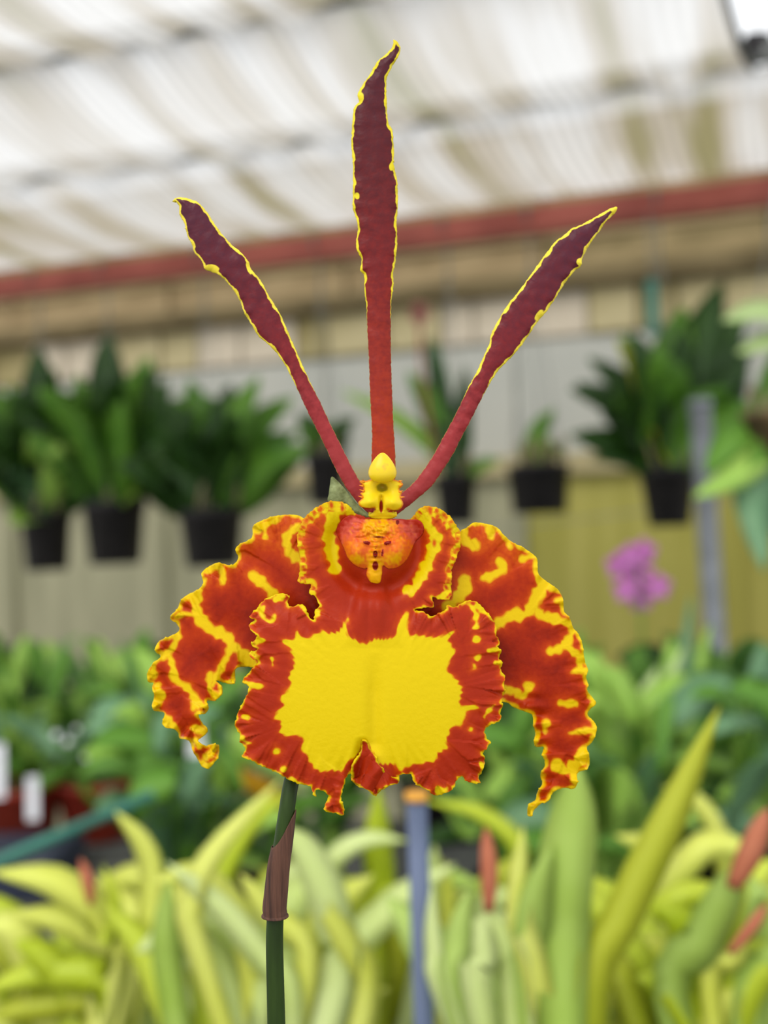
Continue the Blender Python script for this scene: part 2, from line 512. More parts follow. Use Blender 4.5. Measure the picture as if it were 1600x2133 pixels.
hanging_plant('black hanging pot of narrow upright leaves right of the tall orchid sepal', 905, 992, 990, 1092,
              [(850, 775, 44, Mi, -.03, 'oblong'), (890, 700, 34, D, 0, 'oblong'), (905, 710, 34, G_blue, .03, 'oblong'), (970, 765, 34, D, -.02, 'oblong'),
               (935, 830, 36, Mi, .02, 'oblong'), (880, 820, 36, Mi, .04, 'oblong'), (1040, 960, 30, Mi, -.05, 'oblong'), (712, 815, 30, G_light, .05, 'oblong'), (985, 900, 26, G_blue, .05, 'oblong')], n_roots=12)
hanging_plant('black hanging pot with one small green leaf under the right orchid petal', 1056, 1186, 968, 1070,
              [(1155, 850, 34, Mi, 0, 'ovate'), (1140, 905, 30, Li, -.03, 'oblong'), (1175, 925, 24, Mi, .02, 'oblong')], taper=0.86, n_roots=22)
hanging_plant('black tapered hanging pot of large dark leaves right of the flower', 1332, 1448, 975, 1096,
              fan(1390, 900, 22, 90, 230, 10, 165, 60, 90, [D, D, D, Mi]) +
              [(1188, 905, 60, D, -.02, 'oblong'), (1212, 815, 56, D, 0, 'oblong'), (1232, 955, 44, D, -.03, 'oblong'), (1285, 705, 60, Ye, -.06, 'oblong'),
               (1275, 790, 70, Mi, -.02, 'oblong'), (1425, 640, 80, Mi, .02, 'oblong'), (1500, 592, 84, D, 0, 'oblong'), (1555, 650, 80, D, .02, 'oblong'),
               (1300, 690, 50, Mi, .06, 'oblong'), (1560, 760, 80, D, -.04, 'oblong'), (1590, 700, 70, D, .04, 'oblong'), (1420, 760, 90, Mi, -.1, 'oblong')],
              taper=0.72, n_roots=10)
# big right-hand basket, nearer
hanging_plant('brown fibre basket of pale drooping leaves at the right edge of the photo', 1540, 1760, 860, 960,
              [(1555, 1010, 50, G_mid, -.05, 'oblong'), (1660, 700, 60, Mi, 0, 'oblong'), (1720, 640, 60, Mi, .05, 'oblong'), (1800, 760, 60, D, .05, 'oblong')] ,
              taper=0.7, dq=0.75, n_roots=40, mat=M_bark, group=None)

bk = bpy.data.objects['hanging_plant.007']; bd_ = (bk.location - CAM).dot(fwd)
for pts, w_, m_, dd in [([(1730, 700), (1600, 652), (1506, 668)], 62, Pa, -.1), ([(1740, 800), (1630, 715), (1536, 735)], 62, Pa, -.08), ([(1640, 900), (1545, 985), (1446, 1036)], 62, Li, -.1),
                        ([(1600, 880), (1530, 920), (1470, 985)], 84, Mi, -.04), ([(1585, 890), (1566, 1030), (1592, 1190)], 84, Bl, -.09), ([(1650, 900), (1640, 1060), (1660, 1200)], 84, Bl, -.02)]:
    leaf([P(x, y_, bd_ + dd * k / 2) for k, (x, y_) in enumerate(pts)], w_ * bd_ / F, m_, bk, prof='oblong')
# teal plastic clip hanging over the dark plant
tc_ = beam_pt(1362, 640)
te = empty('hook_clip', tc_, 'teal plastic plant clip hanging above the yellow leaf', 'clip')
link('clip_body', box_mesh((-.012, -.006, -.06), (.012, .006, .05), None, 0.004), M_teal, te, tc_ + NRM * 0.03)
tube('cord', [tc_ + NRM * .03 + Z * .05, Vector((tc_.x, tc_.y, bz - .02)) + NRM * .03], 0.002, M_wire, te, seg=6, n=2)
# reddish ornament above the narrow leaved pot
tr_ = beam_pt(889, 662) + NRM * 0.05
bd = empty('dried_flower_head', tr_, 'faded red dried flower head over the narrow leaved hanging pot', 'flower')
for k in range(9):
    a = k * 0.7
    leaf([tr_, tr_ + Vector((math.cos(a) * .014, -.006, math.sin(a) * .016)), tr_ + Vector((math.cos(a) * .024, -.01, math.sin(a) * .027))], 0.014,
         noise_col('faded_red', srgb(150, 92, 84), srgb(176, 120, 108), scale=30, rough=0.7), bd, prof='ovate', name='petal', n=6)
tube('stalk', [tr_, tr_ - Z * 0.06, tr_ - Z * .16 + T * 0.004, tr_ - Z * .33 + T * .03], 0.004, M_red, bd, seg=6)

# galvanised post at right
pa, pb = P(1458, 838, 2.14), P(1500, 1500, 2.14)
dirp = (pb - pa).normalized(); foot = pa + dirp * ((pa.z - 0.0) / -dirp.z)
post = empty('steel_post', foot, 'leaning grey galvanised pipe post below the right hanging pot', 'post')
tube('pipe', [foot, pa], 0.02, M_galv, post, seg=16, n=2)
tube('cap', [pa - Z * 0.012, pa + Z * 0.006], 0.022, M_galv, post, seg=16, n=2)
link('base_plate', box_mesh((-.06, -.06, 0), (.06, .06, .008), None, 0.002), M_galv, post, foot)

# thin wire crossing behind the flower
tag(tube('tie_wire', [W0 + NRM * .12 + T * -0.6 + Z * (1.45 - .06), on_plane(1180, 1085, W0 + NRM * .12, NRM), on_plane(1900, 985, W0 + NRM * .12, NRM)], 0.002, M_wire, None, seg=6),
    'thin wire stretched along the olive lower wall sheets', 'wire')

# ---- bench
BZ = 0.94
bench = empty('plant_bench', (0, 1.2, 0), 'long grey slatted bench carrying the pots below the flower', 'bench')
y = -0.05
sl_me = None
while y < 1.99:
    o = link('slat', sl_me or box_mesh((-1.6, 0, -0.018), (1.6, 0.055, 0), None, 0.003), M_slat, bench, (0, y, BZ)); sl_me = o.data
    y += 0.075
for x in (-1.5, 0, 1.5):
    link('bearer', box_mesh((-.025, -0.05, -.07), (.025, 2.05, -.019), None, 0.003), M_slat, bench, (x, 0, BZ))
    for yy in (0.0, 1.98):
        link('leg', box_mesh((-.025, 0, 0), (.025, .05, BZ - .07), None, 0.003), M_slat, bench, (x, yy, 0))


def bench_pot(name, label, cat, x, y, r, h, mat, group=None, z=None):
    loc = Vector((x, y, BZ if z is None else z))
    root = empty(name, loc, label, cat, group)
    pot_and_soil(root, loc, r, r * 0.78, h, mat)
    return root, loc + Z * h * 0.9


def arch(base, tip, up=0.12, bow=0.0):
    ln = (tip - base).length
    m1 = base.lerp(tip, 0.35) + Z * ln * up * 1.1 + RIGHT * bow * ln
    m2 = base.lerp(tip, 0.72) + Z * ln * up * 0.9 + RIGHT * bow * ln
    return [base, m1, m2, tip]


# ---- chartreuse strap-leaved plants in front: (label, pot px, depth, key leaves)
def strap_plant(label, px, d, keys, nfill, spread, mats, fill_w=(0.017, 0.030), fill_top=(1750, 2050), pot=M_dark):
    g = P(px, 2000, d)
    root, base = bench_pot('strap_leaf_plant', label, 'strap-leaved plant', g.x, g.y, 0.055, 0.10, pot, 'yellow-green strap-leaved plants on the bench')
    for kk in keys:
        pts_px, w, mat_ = kk[0], kk[1], kk[2]
        tipmat = kk[3] if len(kk) > 3 else None
        a = random.uniform(0, 6.28)
        b = base + Vector((math.cos(a), math.sin(a), 0)) * 0.025
        dd = kk[4] if len(kk) > 4 else 0.0
        pts = [b] + [P(x_, y_, d + dd) for x_, y_ in pts_px]
        k = (d + dd) / F
        lf = leaf(pts, w * k, mat_, root, face=(random.uniform(-.35, .35), -1, random.uniform(.3, .7)), n=16)
        if tipmat is not None:
            p1, p2 = tipmat
            leaf([P(*p1, d + dd - .004), P((p1[0] + p2[0]) / 2 + 4, (p1[1] + p2[1]) / 2, d + dd - .005), P(*p2, d + dd)], w * k * 0.55, M_tip, lf, prof='strap', name='dried_tip', n=8)
    for i in range(nfill):
        a = random.uniform(0, 6.28)
        b = base + Vector((math.cos(a), math.sin(a), 0)) * random.uniform(0.0, 0.035)
        dx = random.choice((-1, 1)) * random.uniform(0.25, 1.0) * spread; ty = random.uniform(*fill_top)
        dd = max(random.uniform(0.0, 0.3), 0.46 - d)
        x0 = px + random.uniform(-90, 90); dr_ = random.uniform(-60, 130) * abs(dx) / spread
        pts = [b, P(x0 + dx * 0.25, ty + 260, d + dd * .5), P(x0 + dx * 0.62, ty + 70, d + dd * .8), P(x0 + dx, ty + dr_, d + dd)]
        leaf(pts, random.uniform(*fill_w), random.choice(mats), root, face=(random.uniform(-.4, .4), -1, random.uniform(.3, .8)), n=16)
    return root


C1, C2, C3, C4, C5 = G_ch1, G_ch2, G_ch3, G_ch4, G_ch5
strap_plant('yellow-green strap-leaved plant with a dried pink tip at the lower left corner', 130, 0.72,
            [([(230, 2010), (140, 1850), (-20, 1815)], 74, C1), ([(260, 2040), (180, 1930), (20, 1900)], 80, C1), ([(240, 2080), (120, 2020), (-30, 2060)], 80, C2),
             ([(200, 2110), (90, 2090), (-20, 2120)], 70, C5), ([(250, 2060), (215, 1960), (190, 1870)], 44, C1, ((190, 1885), (168, 1788))),
             ([(290, 2040), (318, 1850), (300, 1760), (240, 1690)], 56, C1), ([(160, 2120), (100, 2000), (30, 1960)], 70, C2), ([(200, 2060), (240, 1900), (215, 1800)], 30, C2)],
            56, 380, [C1, C1, C2, C5, C2], fill_top=(1860, 2110))
strap_plant('yellow-green strap-leaved plant with pale crossing blades behind the flower stem', 520, 0.66,
            [([(610, 2110), (545, 1990), (450, 1880), (345, 1795)], 58, C3), ([(420, 2000), (400, 1880), (450, 1770), (590, 1620)], 54, C1), ([(470, 2000), (455, 1860), (520, 1720), (620, 1640)], 46, C2, None, .1),
             ([(700, 2080), (690, 1900), (640, 1780), (590, 1720)], 80, C3), ([(360, 2080), (345, 1950), (352, 1830)], 60, C4), ([(760, 2110), (720, 1960), (640, 1850)], 60, C1),
             ([(690, 1900), (690, 1800), (760, 1750), (850, 1752)], 46, C3, None, .12), ([(640, 2040), (560, 1900), (500, 1820)], 50, C1)],
            54, 360, [C1, C1, C2, C3, C3], fill_top=(1760, 2090))
strap_plant('yellow-green strap-leaved plant around the grey stake under the flower', 800, 0.80,
            [([(760, 1980), (760, 1890), (810, 1855), (850, 1850)], 40, C2), ([(790, 1900), (785, 1760), (788, 1640)], 66, C2), ([(880, 2000), (900, 1850), (905, 1760)], 50, C3),
             ([(930, 2050), (935, 1900), (925, 1790)], 40, C1), ([(820, 2100), (830, 1960), (760, 1900)], 50, C5), ([(960, 1950), (1080, 1790), (1010, 1700), (880, 1665)], 44, C2, None, .1)],
            48, 330, [C1, C2, C3, C5, C4], fill_top=(1780, 2080))
strap_plant('strap-leaved plant with broad upright green blades right of the grey stake', 1130, 0.58,
            [([(1170, 2050), (1175, 1850), (1195, 1700), (1205, 1590)], 118, C4), ([(1230, 2100), (1300, 1900), (1400, 1690), (1500, 1470)], 82, G_ch5),
             ([(1000, 2100), (1005, 1990), (1012, 1900)], 64, C3, ((1018, 1900), (1012, 1720))), ([(960, 2120), (955, 1960), (980, 1850)], 60, C4), ([(1080, 2120), (1060, 1980), (1020, 1900)], 70, C3),
             ([(1110, 2110), (1110, 1900), (1150, 1760)], 80, C4), ([(1130, 2100), (1080, 1900), (1090, 1720)], 60, C1), ([(940, 2120), (905, 1980), (900, 1840)], 40, C3)],
            26, 260, [C4, C4, C1, C3], fill_top=(1850, 2090))
strap_plant('yellow-green strap-leaved plant with orange dried tips at the lower right corner', 1480, 0.62,
            [([(1400, 2100), (1460, 1960), (1510, 1860), (1545, 1800)], 92, C4, ((1525, 1850), (1602, 1680))), ([(1480, 2080), (1530, 1990), (1560, 1930)], 46, C1, ((1520, 1985), (1600, 1880))),
             ([(1380, 1960), (1440, 1790), (1520, 1760), (1640, 1850)], 60, C1, None, .15), ([(1340, 2000), (1400, 1880), (1500, 1870), (1640, 1960)], 56, C2, None, .12), ([(1560, 2110), (1600, 2010), (1660, 1950)], 80, C4),
             ([(1400, 2050), (1330, 1950), (1270, 1920)], 56, C2, None, .1), ([(1420, 1900), (1380, 1780), (1280, 1740)], 60, C1, None, .2), ([(1520, 1960), (1500, 1750), (1440, 1660), (1380, 1640)], 40, C1, None, .2),
             ([(1430, 2080), (1360, 2040), (1280, 2060)], 50, C5, None, .1)],
            50, 360, [C1, C2, C5, C4, C2], fill_top=(1760, 2080))

# ---- grey stake with an orange cap
sb, st_ = P(868, 1664, 0.60), P(884, 2133, 0.60)
dr = (st_ - sb).normalized(); ft = sb + dr * ((sb.z - BZ) / -dr.z)
stake = empty('plant_stake', ft, 'grey blue plastic stake with an orange cap below the lip', 'stake')
kk = 0.60 / F
tube('rod', [ft, sb + (ft - sb).normalized() * 0.001], 22 * kk, noise_col('slate_plastic', srgb(74, 86, 112), srgb(92, 104, 132), scale=18, rough=0.45), stake, seg=16, n=2)
tube('cap', [sb + dr * 0.0006, sb - dr * 0.0035], 25 * kk, noise_col('orange_plastic', srgb(206, 140, 40), srgb(220, 160, 60), scale=18, rough=0.5), stake, seg=16, n=2)


# ---- middle bench plants
def bushy(name, label, cat, px, py_pot, d, keys, nfill, spread, ytop, ybot, mats, potmat=M_dark, w=(0.02, 0.045), r=0.06, h=0.1, group=None, prof=('oblong', 'ovate')):
    g = P(px, py_pot, d)
    root, base = bench_pot(name, label, cat, g.x, g.y, r, h, potmat, group)
    for (tx, ty, wp, mat_, dd) in keys:
        a = random.uniform(0, 6.28); b = base + Vector((math.cos(a), math.sin(a), 0)) * r * 0.4
        leaf(arch(b, P(tx, ty, d + dd), random.uniform(.05, .2)), wp * (d + dd) / F, mat_, root, face=(random.uniform(-.4, .4), -1, random.uniform(.3, .8)), prof='oblong', n=10)
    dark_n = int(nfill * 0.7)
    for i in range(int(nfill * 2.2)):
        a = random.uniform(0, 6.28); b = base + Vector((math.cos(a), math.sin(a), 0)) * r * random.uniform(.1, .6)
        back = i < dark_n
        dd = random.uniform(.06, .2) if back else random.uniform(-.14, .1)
        q = P(px + random.uniform(-spread, spread) * 1.1, random.uniform(ytop, ybot + (0 if back else 30)) + 40, d + dd)
        ln = random.uniform(.045, .1) * d / 1.35; th = random.gauss(0, 1.0) + (0.5 if q.x > b.x else -0.5)
        tip = q + RIGHT * math.sin(th) * ln + UP * math.cos(th) * ln * .9 - fwd * random.uniform(-.4, .7) * ln
        mt_ = G_dark if back else random.choice(mats)  # back leaves coloured dark to imitate the shade in the gaps
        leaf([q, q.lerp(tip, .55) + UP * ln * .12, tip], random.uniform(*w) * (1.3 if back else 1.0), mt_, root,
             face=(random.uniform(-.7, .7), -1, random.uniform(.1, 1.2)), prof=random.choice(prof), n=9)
        if i % 2: tube('leaf_stalk', [b, b.lerp(q, .6) + Z * .015, q], 0.0016, G_mid, root, seg=5, n=5)
    return root


D = G_bush
GP = 'leafy pots in the middle of the bench'
bushy('potted_plant', 'red plastic pot with green leaves and a white tag at the left edge', 'potted plant', 40, 1760, 1.95,
      [(10, 1350, 60, Mi, .1), (-20, 1420, 60, Li, 0), (60, 1480, 50, Li, .1), (40, 1600, 50, Mi, -.1)], 16, 90, 1360, 1560, [Mi, Li, Bl], M_terra, group=GP, r=.075, h=.1)
bushy('potted_plant', 'red plastic pot of grey green leaves second from the left edge', 'potted plant', 205, 1720, 1.97,
      [(250, 1375, 52, Li, .05), (150, 1440, 52, Li, .05), (220, 1490, 60, Li, .1), (120, 1340, 40, D, .2), (140, 1540, 60, Bl, 0)], 16, 100, 1400, 1560, [Mi, Bl, Li, Mi], M_terra, group=GP, r=.07, h=.1)
bushy('potted_plant', 'dense pot of blue green leaves left of the flower lip', 'potted plant', 370, 1720, 1.30,
      [(300, 1440, 60, Bl, .05), (330, 1660, 80, Bl, -.1), (420, 1680, 70, Bl, -.1), (440, 1500, 60, Mi, 0), (480, 1480, 40, D, 0), (250, 1330, 40, D, .3), (390, 1580, 60, Bl, 0)], 26, 105, 1440, 1700, [Bl, Li, Mi, Mi], group=GP)
bushy('potted_plant', 'dark leafy pot directly behind the flower stem', 'potted plant', 560, 1740, 1.45,
      [(640, 1700, 50, D, 0)], 18, 130, 1540, 1740, [D, Mi, Mi, Li], group=GP)
bushy('potted_plant', 'dark leafy pot behind the lower lip and the stake', 'potted plant', 930, 1740, 1.9,
      [], 12, 150, 1520, 1590, [D, D, Mi, Bl], group=GP, r=.08)
bushy('potted_plant', 'bright green leafy pot just right of the lip', 'potted plant', 1090, 1740, 1.35,
      [(1080, 1520, 60, Li, 0), (1100, 1600, 60, Mi, 0), (1050, 1600, 70, D, .1)], 20, 110, 1500, 1720, [Mi, Li, Li, D], group=GP)
bushy('potted_plant', 'lime leafy pot behind the right sepal of the flower', 'potted plant', 1270, 1720, 1.3,
      [(1242, 1358, 84, Li, -.05), (1255, 1420, 70, Li, -.02), (1330, 1440, 80, Li, 0), (1380, 1480, 60, G_light, 0), (1400, 1560, 60, Bl, -.05), (1320, 1560, 60, Mi, 0), (1300, 1520, 70, Li, .05), (1370, 1390, 40, Pa, .1), (1430, 1340, 40, Pa, .1)],
      26, 120, 1440, 1700, [Mi, Li, Li, Li, Bl], group=GP)
bushy('potted_plant', 'mixed green leafy pot under the pink flower cluster', 'potted plant', 1440, 1720, 1.45,
      [(1440, 1240, 36, Bl, .1), (1480, 1300, 36, Li, .1), (1400, 1330, 46, Li, .05), (1450, 1390, 56, Mi, .0), (1440, 1450, 40, Pa, -.05), (1500, 1440, 50, D, 0)],
      26, 130, 1420, 1700, [Mi, Li, Li, D], group=GP)
bushy('potted_plant', 'dark blue green leafy pot at the right edge of the photo', 'potted plant', 1610, 1700, 1.35,
      [(1590, 1340, 90, Bl, .05), (1580, 1420, 80, Bl, 0), (1560, 1500, 50, Li, -.05), (1540, 1620, 60, Li, -.1), (1600, 1600, 60, Li, -.1)],
      22, 110, 1420, 1700, [D, Mi, Li, Bl], group=GP)
# far row at the foot of the wall
for i, (px, lab) in enumerate([(420, 'far low green pot near the wall behind the left sepal'),
                               (1180, 'far low green pot at the wall right of the lip'), (1540, 'far low green pot at the wall behind the grey post')]):
    bushy('potted_plant', lab, 'potted plant', px, 1500, 1.93, [], 14, 130, 1370, 1520, [D, Mi, Mi, Li], group='far pots along the wall', w=(.03, .055))

tg = bpy.data.objects['potted_plant.003']
leaf([P(600, 1690, 1.3), P(520, 1628, 1.25), P(436, 1606, 1.2)], 46 * 1.25 / F, M_orange, tg, prof='oblong')
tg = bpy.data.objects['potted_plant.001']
for (x, y_, r_) in [(118, 1532, 8), (142, 1546, 8), (180, 1577, 8), (160, 1520, 6)]:  # added white beads standing in for blurred sparkles of light
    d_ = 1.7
    o = link('sparkle_bead', lathe_mesh([(0.001 * .1, -r_ * d_ / F), (r_ * .7 * d_ / F, -r_ * .7 * d_ / F), (r_ * d_ / F, 0), (r_ * .7 * d_ / F, r_ * .7 * d_ / F), (.0001, r_ * d_ / F)], 12), M_label, tg, P(x, y_, d_))
    tube('bead_stalk', [P(x, y_ + r_, d_), P(160 + (x - 150) * .3, 1640, 1.85)], 0.0012, G_mid, tg, seg=5, n=2)
# white plant tags
for (x, y_, d, w, h, lab) in [(68, 1650, 1.80, 24, 64, 'white plastic plant tag in front of the red pot'), (-3, 1590, 1.82, 26, 80, 'white plastic plant tag cut by the left edge'),
                              (408, 1530, 1.2, 36, 50, 'white plant tag beside the left sepal tip')]:
    c = P(x, y_, d); k = d / F
    t_ = link('plant_tag', box_mesh((-w * k / 2, -.0006, -h * k * 0.9), (w * k / 2, .0006, h * k / 2), None, 0.0004), M_label, None, c)
    t_.rotation_euler = (math.radians(-8), 0, math.radians(8)); tag(t_, lab, 'plant tag', 'white plant tags')

# teal hose rail and dark tray on the left
ra, rb = P(-200, 1880, 1.0), P(318, 1655, 1.12)
tag(tube('teal_pipe', [ra, rb], 0.0055, M_teal, None, seg=12, n=2), 'teal plastic pipe running behind the chartreuse leaves at the left', 'pipe')
tcx = P(-20, 1900, 1.72)
tray = link('pot_tray', box_mesh((-.3, -.1, 0), (.12, .1, .05), None, .006), noise_col('navy_tray', srgb(34, 40, 58), srgb(46, 52, 70), scale=10, rough=0.5), None, (tcx.x, tcx.y, BZ))
tag(tray, 'dark navy plastic tray under the teal pipe at the left edge', 'tray')

# pink flowers on a stalk
pf = P(1338, 1330, 1.75)
pk = empty('pink_orchid', P(1350, 1700, 1.75), 'small pink orchid flower cluster against the olive wall', 'orchid')
tube('stalk', [Vector((pk.location.x, pk.location.y, BZ)), P(1340, 1400, 1.75), P(1335, 1270, 1.75), P(1328, 1160, 1.75)], 0.0022, G_mid, pk, seg=6)
for (x, y_) in [(1288, 1178), (1340, 1150), (1332, 1196), (1370, 1222), (1304, 1228), (1334, 1246), (1312, 1160)]:
    c = P(x, y_, 1.75 + random.uniform(-.01, .01))
    fo = None
    vs_, fs = [(0, 0, 0)], []
    for k in range(5):
        a = 2 * math.pi * k / 5 + 0.3
        dx, dz = math.cos(a), math.sin(a); R_ = 0.021
        i0 = len(vs_)
        vs_ += [(dx * .35 * R_ - dz * .38 * R_, -.002, dz * .35 * R_ + dx * .38 * R_), (dx * .8 * R_ - dz * .36 * R_, -.005, dz * .8 * R_ + dx * .36 * R_), (dx * R_ * 1.05, -.003, dz * R_ * 1.05),
                (dx * .8 * R_ + dz * .36 * R_, -.005, dz * .8 * R_ - dx * .36 * R_), (dx * .35 * R_ + dz * .38 * R_, -.002, dz * .35 * R_ - dx * .38 * R_)]
        fs.append((0, i0, i0 + 1, i0 + 2, i0 + 3, i0 + 4))
    o = link('blossom', mesh_from(vs_, fs), M_pink, pk, c)
    md = o.modifiers.new('t', 'SOLIDIFY'); md.thickness = .0008

# ================================================================= THE ORCHID
U = FOCUS / F        # metres per px at the flower


def c1(X, Y): return (300 + X / 3.048, 1000 + Y / 3.047)
def c2(X, Y): return (780 + X / 3.048, 1000 + Y / 3.047)
def c3(X, Y): return (640 + X / 4.706, 900 + Y / 4.706)
def c4(X, Y): return (340 + X / 3.048, 380 + Y / 3.047)
def c5(X, Y): return (680 + X / 2.268, 60 + Y / 2.269)
def c6(X, Y): return (820 + X / 3.136, 400 + Y / 3.137)
def conv(fn, L): return [fn(*p) for p in L]


def densify(poly, step=2.0, closed=True):
    p = np.array(poly, float); n = len(p); out = []
    rngk = range(n if closed else n - 1)
    for i in rngk:
        a, b, c, d = (p[(i - 1) % n], p[i], p[(i + 1) % n], p[(i + 2) % n]) if closed else (p[max(i - 1, 0)], p[i], p[i + 1], p[min(i + 2, n - 1)])
        k = max(1, int(np.linalg.norm(c - b) / step))
        for j in range(k):
            t = j / k
            out.append(0.5 * ((2 * b) + (c - a) * t + (2 * a - 5 * b + 4 * c - d) * t * t + (3 * b - a - 3 * c + d) * t ** 3))
    if not closed: out.append(p[-1])
    return np.array(out)


def wob(s, seed, waves):
    """smooth pseudo noise of arc length: waves = list of wavelengths"""
    r = np.random.default_rng(seed); v = 0
    for w in waves: v = v + np.sin(2 * np.pi * s / (w * r.uniform(.85, 1.2)) + r.uniform(0, 6.28))
    return v / len(waves)


def dist_poly(pts, poly, closed=True):
    """distance, arc length at the nearest point"""
    a = poly; b = np.roll(poly, -1, axis=0) if closed else poly[1:]
    if not closed: a = poly[:-1]
    best = np.full(len(pts), 1e18); arc = np.zeros(len(pts)); near = np.zeros((len(pts), 2)); s0 = 0.0
    for k in range(len(a)):
        ab = b[k] - a[k]; l2 = max(ab @ ab, 1e-9)
        t = np.clip(((pts - a[k]) @ ab) / l2, 0, 1)
        q = a[k] + t[:, None] * ab
        d2 = ((pts - q) ** 2).sum(1); m_ = d2 < best
        best[m_] = d2[m_]; arc[m_] = (s0 + t * math.sqrt(l2))[m_]; near[m_] = q[m_]
        s0 += math.sqrt(l2)
    return np.sqrt(best), arc, near, s0


def inside(pts, poly):
    x, y_ = pts[:, 0], pts[:, 1]; r = np.zeros(len(pts), bool); n = len(poly)
    for i in range(n):
        x1, y1 = poly[i]; x2, y2 = poly[(i + 1) % n]
        if y1 == y2: continue
        c = ((y1 > y_) != (y2 > y_)) & (x < (x2 - x1) * (y_ - y1) / (y2 - y1) + x1)
        r ^= c
    return r


def noise2(x, y_, seed, wl):
    r = np.random.default_rng(seed); v = 0
    for k in range(5):
        a = r.uniform(0, 6.28); w = wl * r.uniform(.7, 1.4)
        v = v + np.sin(2 * np.pi * (x * math.cos(a) + y_ * math.sin(a)) / w + r.uniform(0, 6.28) + 1.2 * np.sin(2 * np.pi * (x * math.sin(a) - y_ * math.cos(a)) / (w * 1.7)))
    return v / 5


def sheet(name, outline, h_fn, col_fn, mat, parent, sp=2.4, jag=0.0, seed=1, thick=4.0):
    ol = densify(outline, 2.0)
    if jag:
        d_ = np.roll(ol, -1, 0) - np.roll(ol, 1, 0); nn = np.stack([d_[:, 1], -d_[:, 0]], 1); nn /= np.linalg.norm(nn, axis=1)[:, None] + 1e-9
        s_ = np.concatenate([[0], np.cumsum(np.linalg.norm(np.diff(ol, axis=0), axis=1))])
        ol = ol + nn * (jag * wob(s_, seed, [7, 11, 17, 29]))[:, None]
    lo = ol.min(0) - sp * 2; hi = ol.max(0) + sp * 2
    nx, ny = int((hi[0] - lo[0]) / sp) + 1, int((hi[1] - lo[1]) / sp) + 1
    gx, gy = np.meshgrid(lo[0] + np.arange(nx) * sp, lo[1] + np.arange(ny) * sp)
    cen = np.stack([(gx[:-1, :-1] + sp / 2).ravel(), (gy[:-1, :-1] + sp / 2).ravel()], 1)
    keep = inside(cen, ol).reshape(ny - 1, nx - 1)
    cnt = np.zeros((ny, nx), int)
    for dy in (0, 1):
        for dx in (0, 1): cnt[dy:ny - 1 + dy, dx:nx - 1 + dx] += keep
    used = cnt > 0
    idx = -np.ones((ny, nx), int); idx[used] = np.arange(used.sum())
    pts = np.stack([gx[used], gy[used]], 1)
    d_, s_, near, total = dist_poly(pts, ol)
    bnd = (cnt[used] < 4); pts[bnd] = near[bnd]; d_[bnd] = 0
    jj, ii = np.nonzero(keep)
    faces = np.stack([idx[jj, ii], idx[jj + 1, ii], idx[jj + 1, ii + 1], idx[jj, ii + 1]], 1)
    x, y_ = pts[:, 0], pts[:, 1]
    h = h_fn(x, y_, d_, s_)
    dep = FOCUS - h * U
    Rv, Uv, Fv, Cv = (np.array(v) for v in (RIGHT, UP, fwd, CAM))
    co = Cv + (Fv + Rv * ((x - CX) / F)[:, None] - Uv * ((y_ - CY) / F)[:, None]) * dep[:, None]
    org = np.array(parent.location) if parent else np.zeros(3)
    me = bpy.data.meshes.new(name)
    me.from_pydata((co - org).tolist(), [], faces.tolist())
    me.polygons.foreach_set('use_smooth', [True] * len(me.polygons))
    ca = me.color_attributes.new('pattern', 'FLOAT_COLOR', 'POINT')
    c = col_fn(x, y_, d_, s_); c = np.concatenate([np.clip(c, 0, 1), np.ones((len(c), 1))], 1)
    ca.data.foreach_set('color', c.astype(np.float32).ravel())
    me.update()
    o = link(name, me, mat, parent, parent.location)
    md = o.modifiers.new('thickness', 'SOLIDIFY'); md.thickness = thick * U; md.offset = -1
    return o


def smax(a, b, k):
    h = np.clip(0.5 + 0.5 * (a - b) / k, 0, 1)
    return b * (1 - h) + a * h + k * h * (1 - h)


def field(x, y_, strokes=(), polys=(), edge=None):
    """signed field in px, positive = yellow"""
    pts = np.stack([x, y_], 1); f = np.full(len(x), -200.0)
    wp = pts + np.stack([3.2 * noise2(x, y_, 301, 34) + 0.5 * noise2(x, y_, 302, 15), 3.2 * noise2(x, y_, 303, 34) + 0.5 * noise2(x, y_, 304, 15)], 1)
    for pl, w in strokes:
        pl = densify(pl, 4.0, closed=False) if len(pl) > 1 else np.array([pl[0], (pl[0][0] + .5, pl[0][1])])
        d, s, _, tot = dist_poly(wp, pl, closed=False)
        k = int(abs(pl[0][0] * 7 + pl[0][1] * 13)) % 1000
        ww = w / 2 * (0.95 + 0.42 * wob(s, k, [19, 33, 60])) if len(pl) > 3 else w / 2
        f = smax(f, ww - d, 3.0)
    for pl in polys:
        q = densify(pl, 4.0); d, _, _, _ = dist_poly(pts, q); ins = inside(pts, q)
        f = smax(f, np.where(ins, d, -d), 2.0)
    if edge is not None: f = smax(f, edge, 2.0)
    return f


def spots(x, y_, L):
    f = np.full(len(x), -200.0)
    for (a, b, rx, ry, ang) in L:
        ca, sa = math.cos(ang), math.sin(ang); u = (x - a) * ca + (y_ - b) * sa; v = -(x - a) * sa + (y_ - b) * ca
        f = np.maximum(f, (1 - np.sqrt((u / rx) ** 2 + (v / ry) ** 2)) * min(rx, ry))
    return f


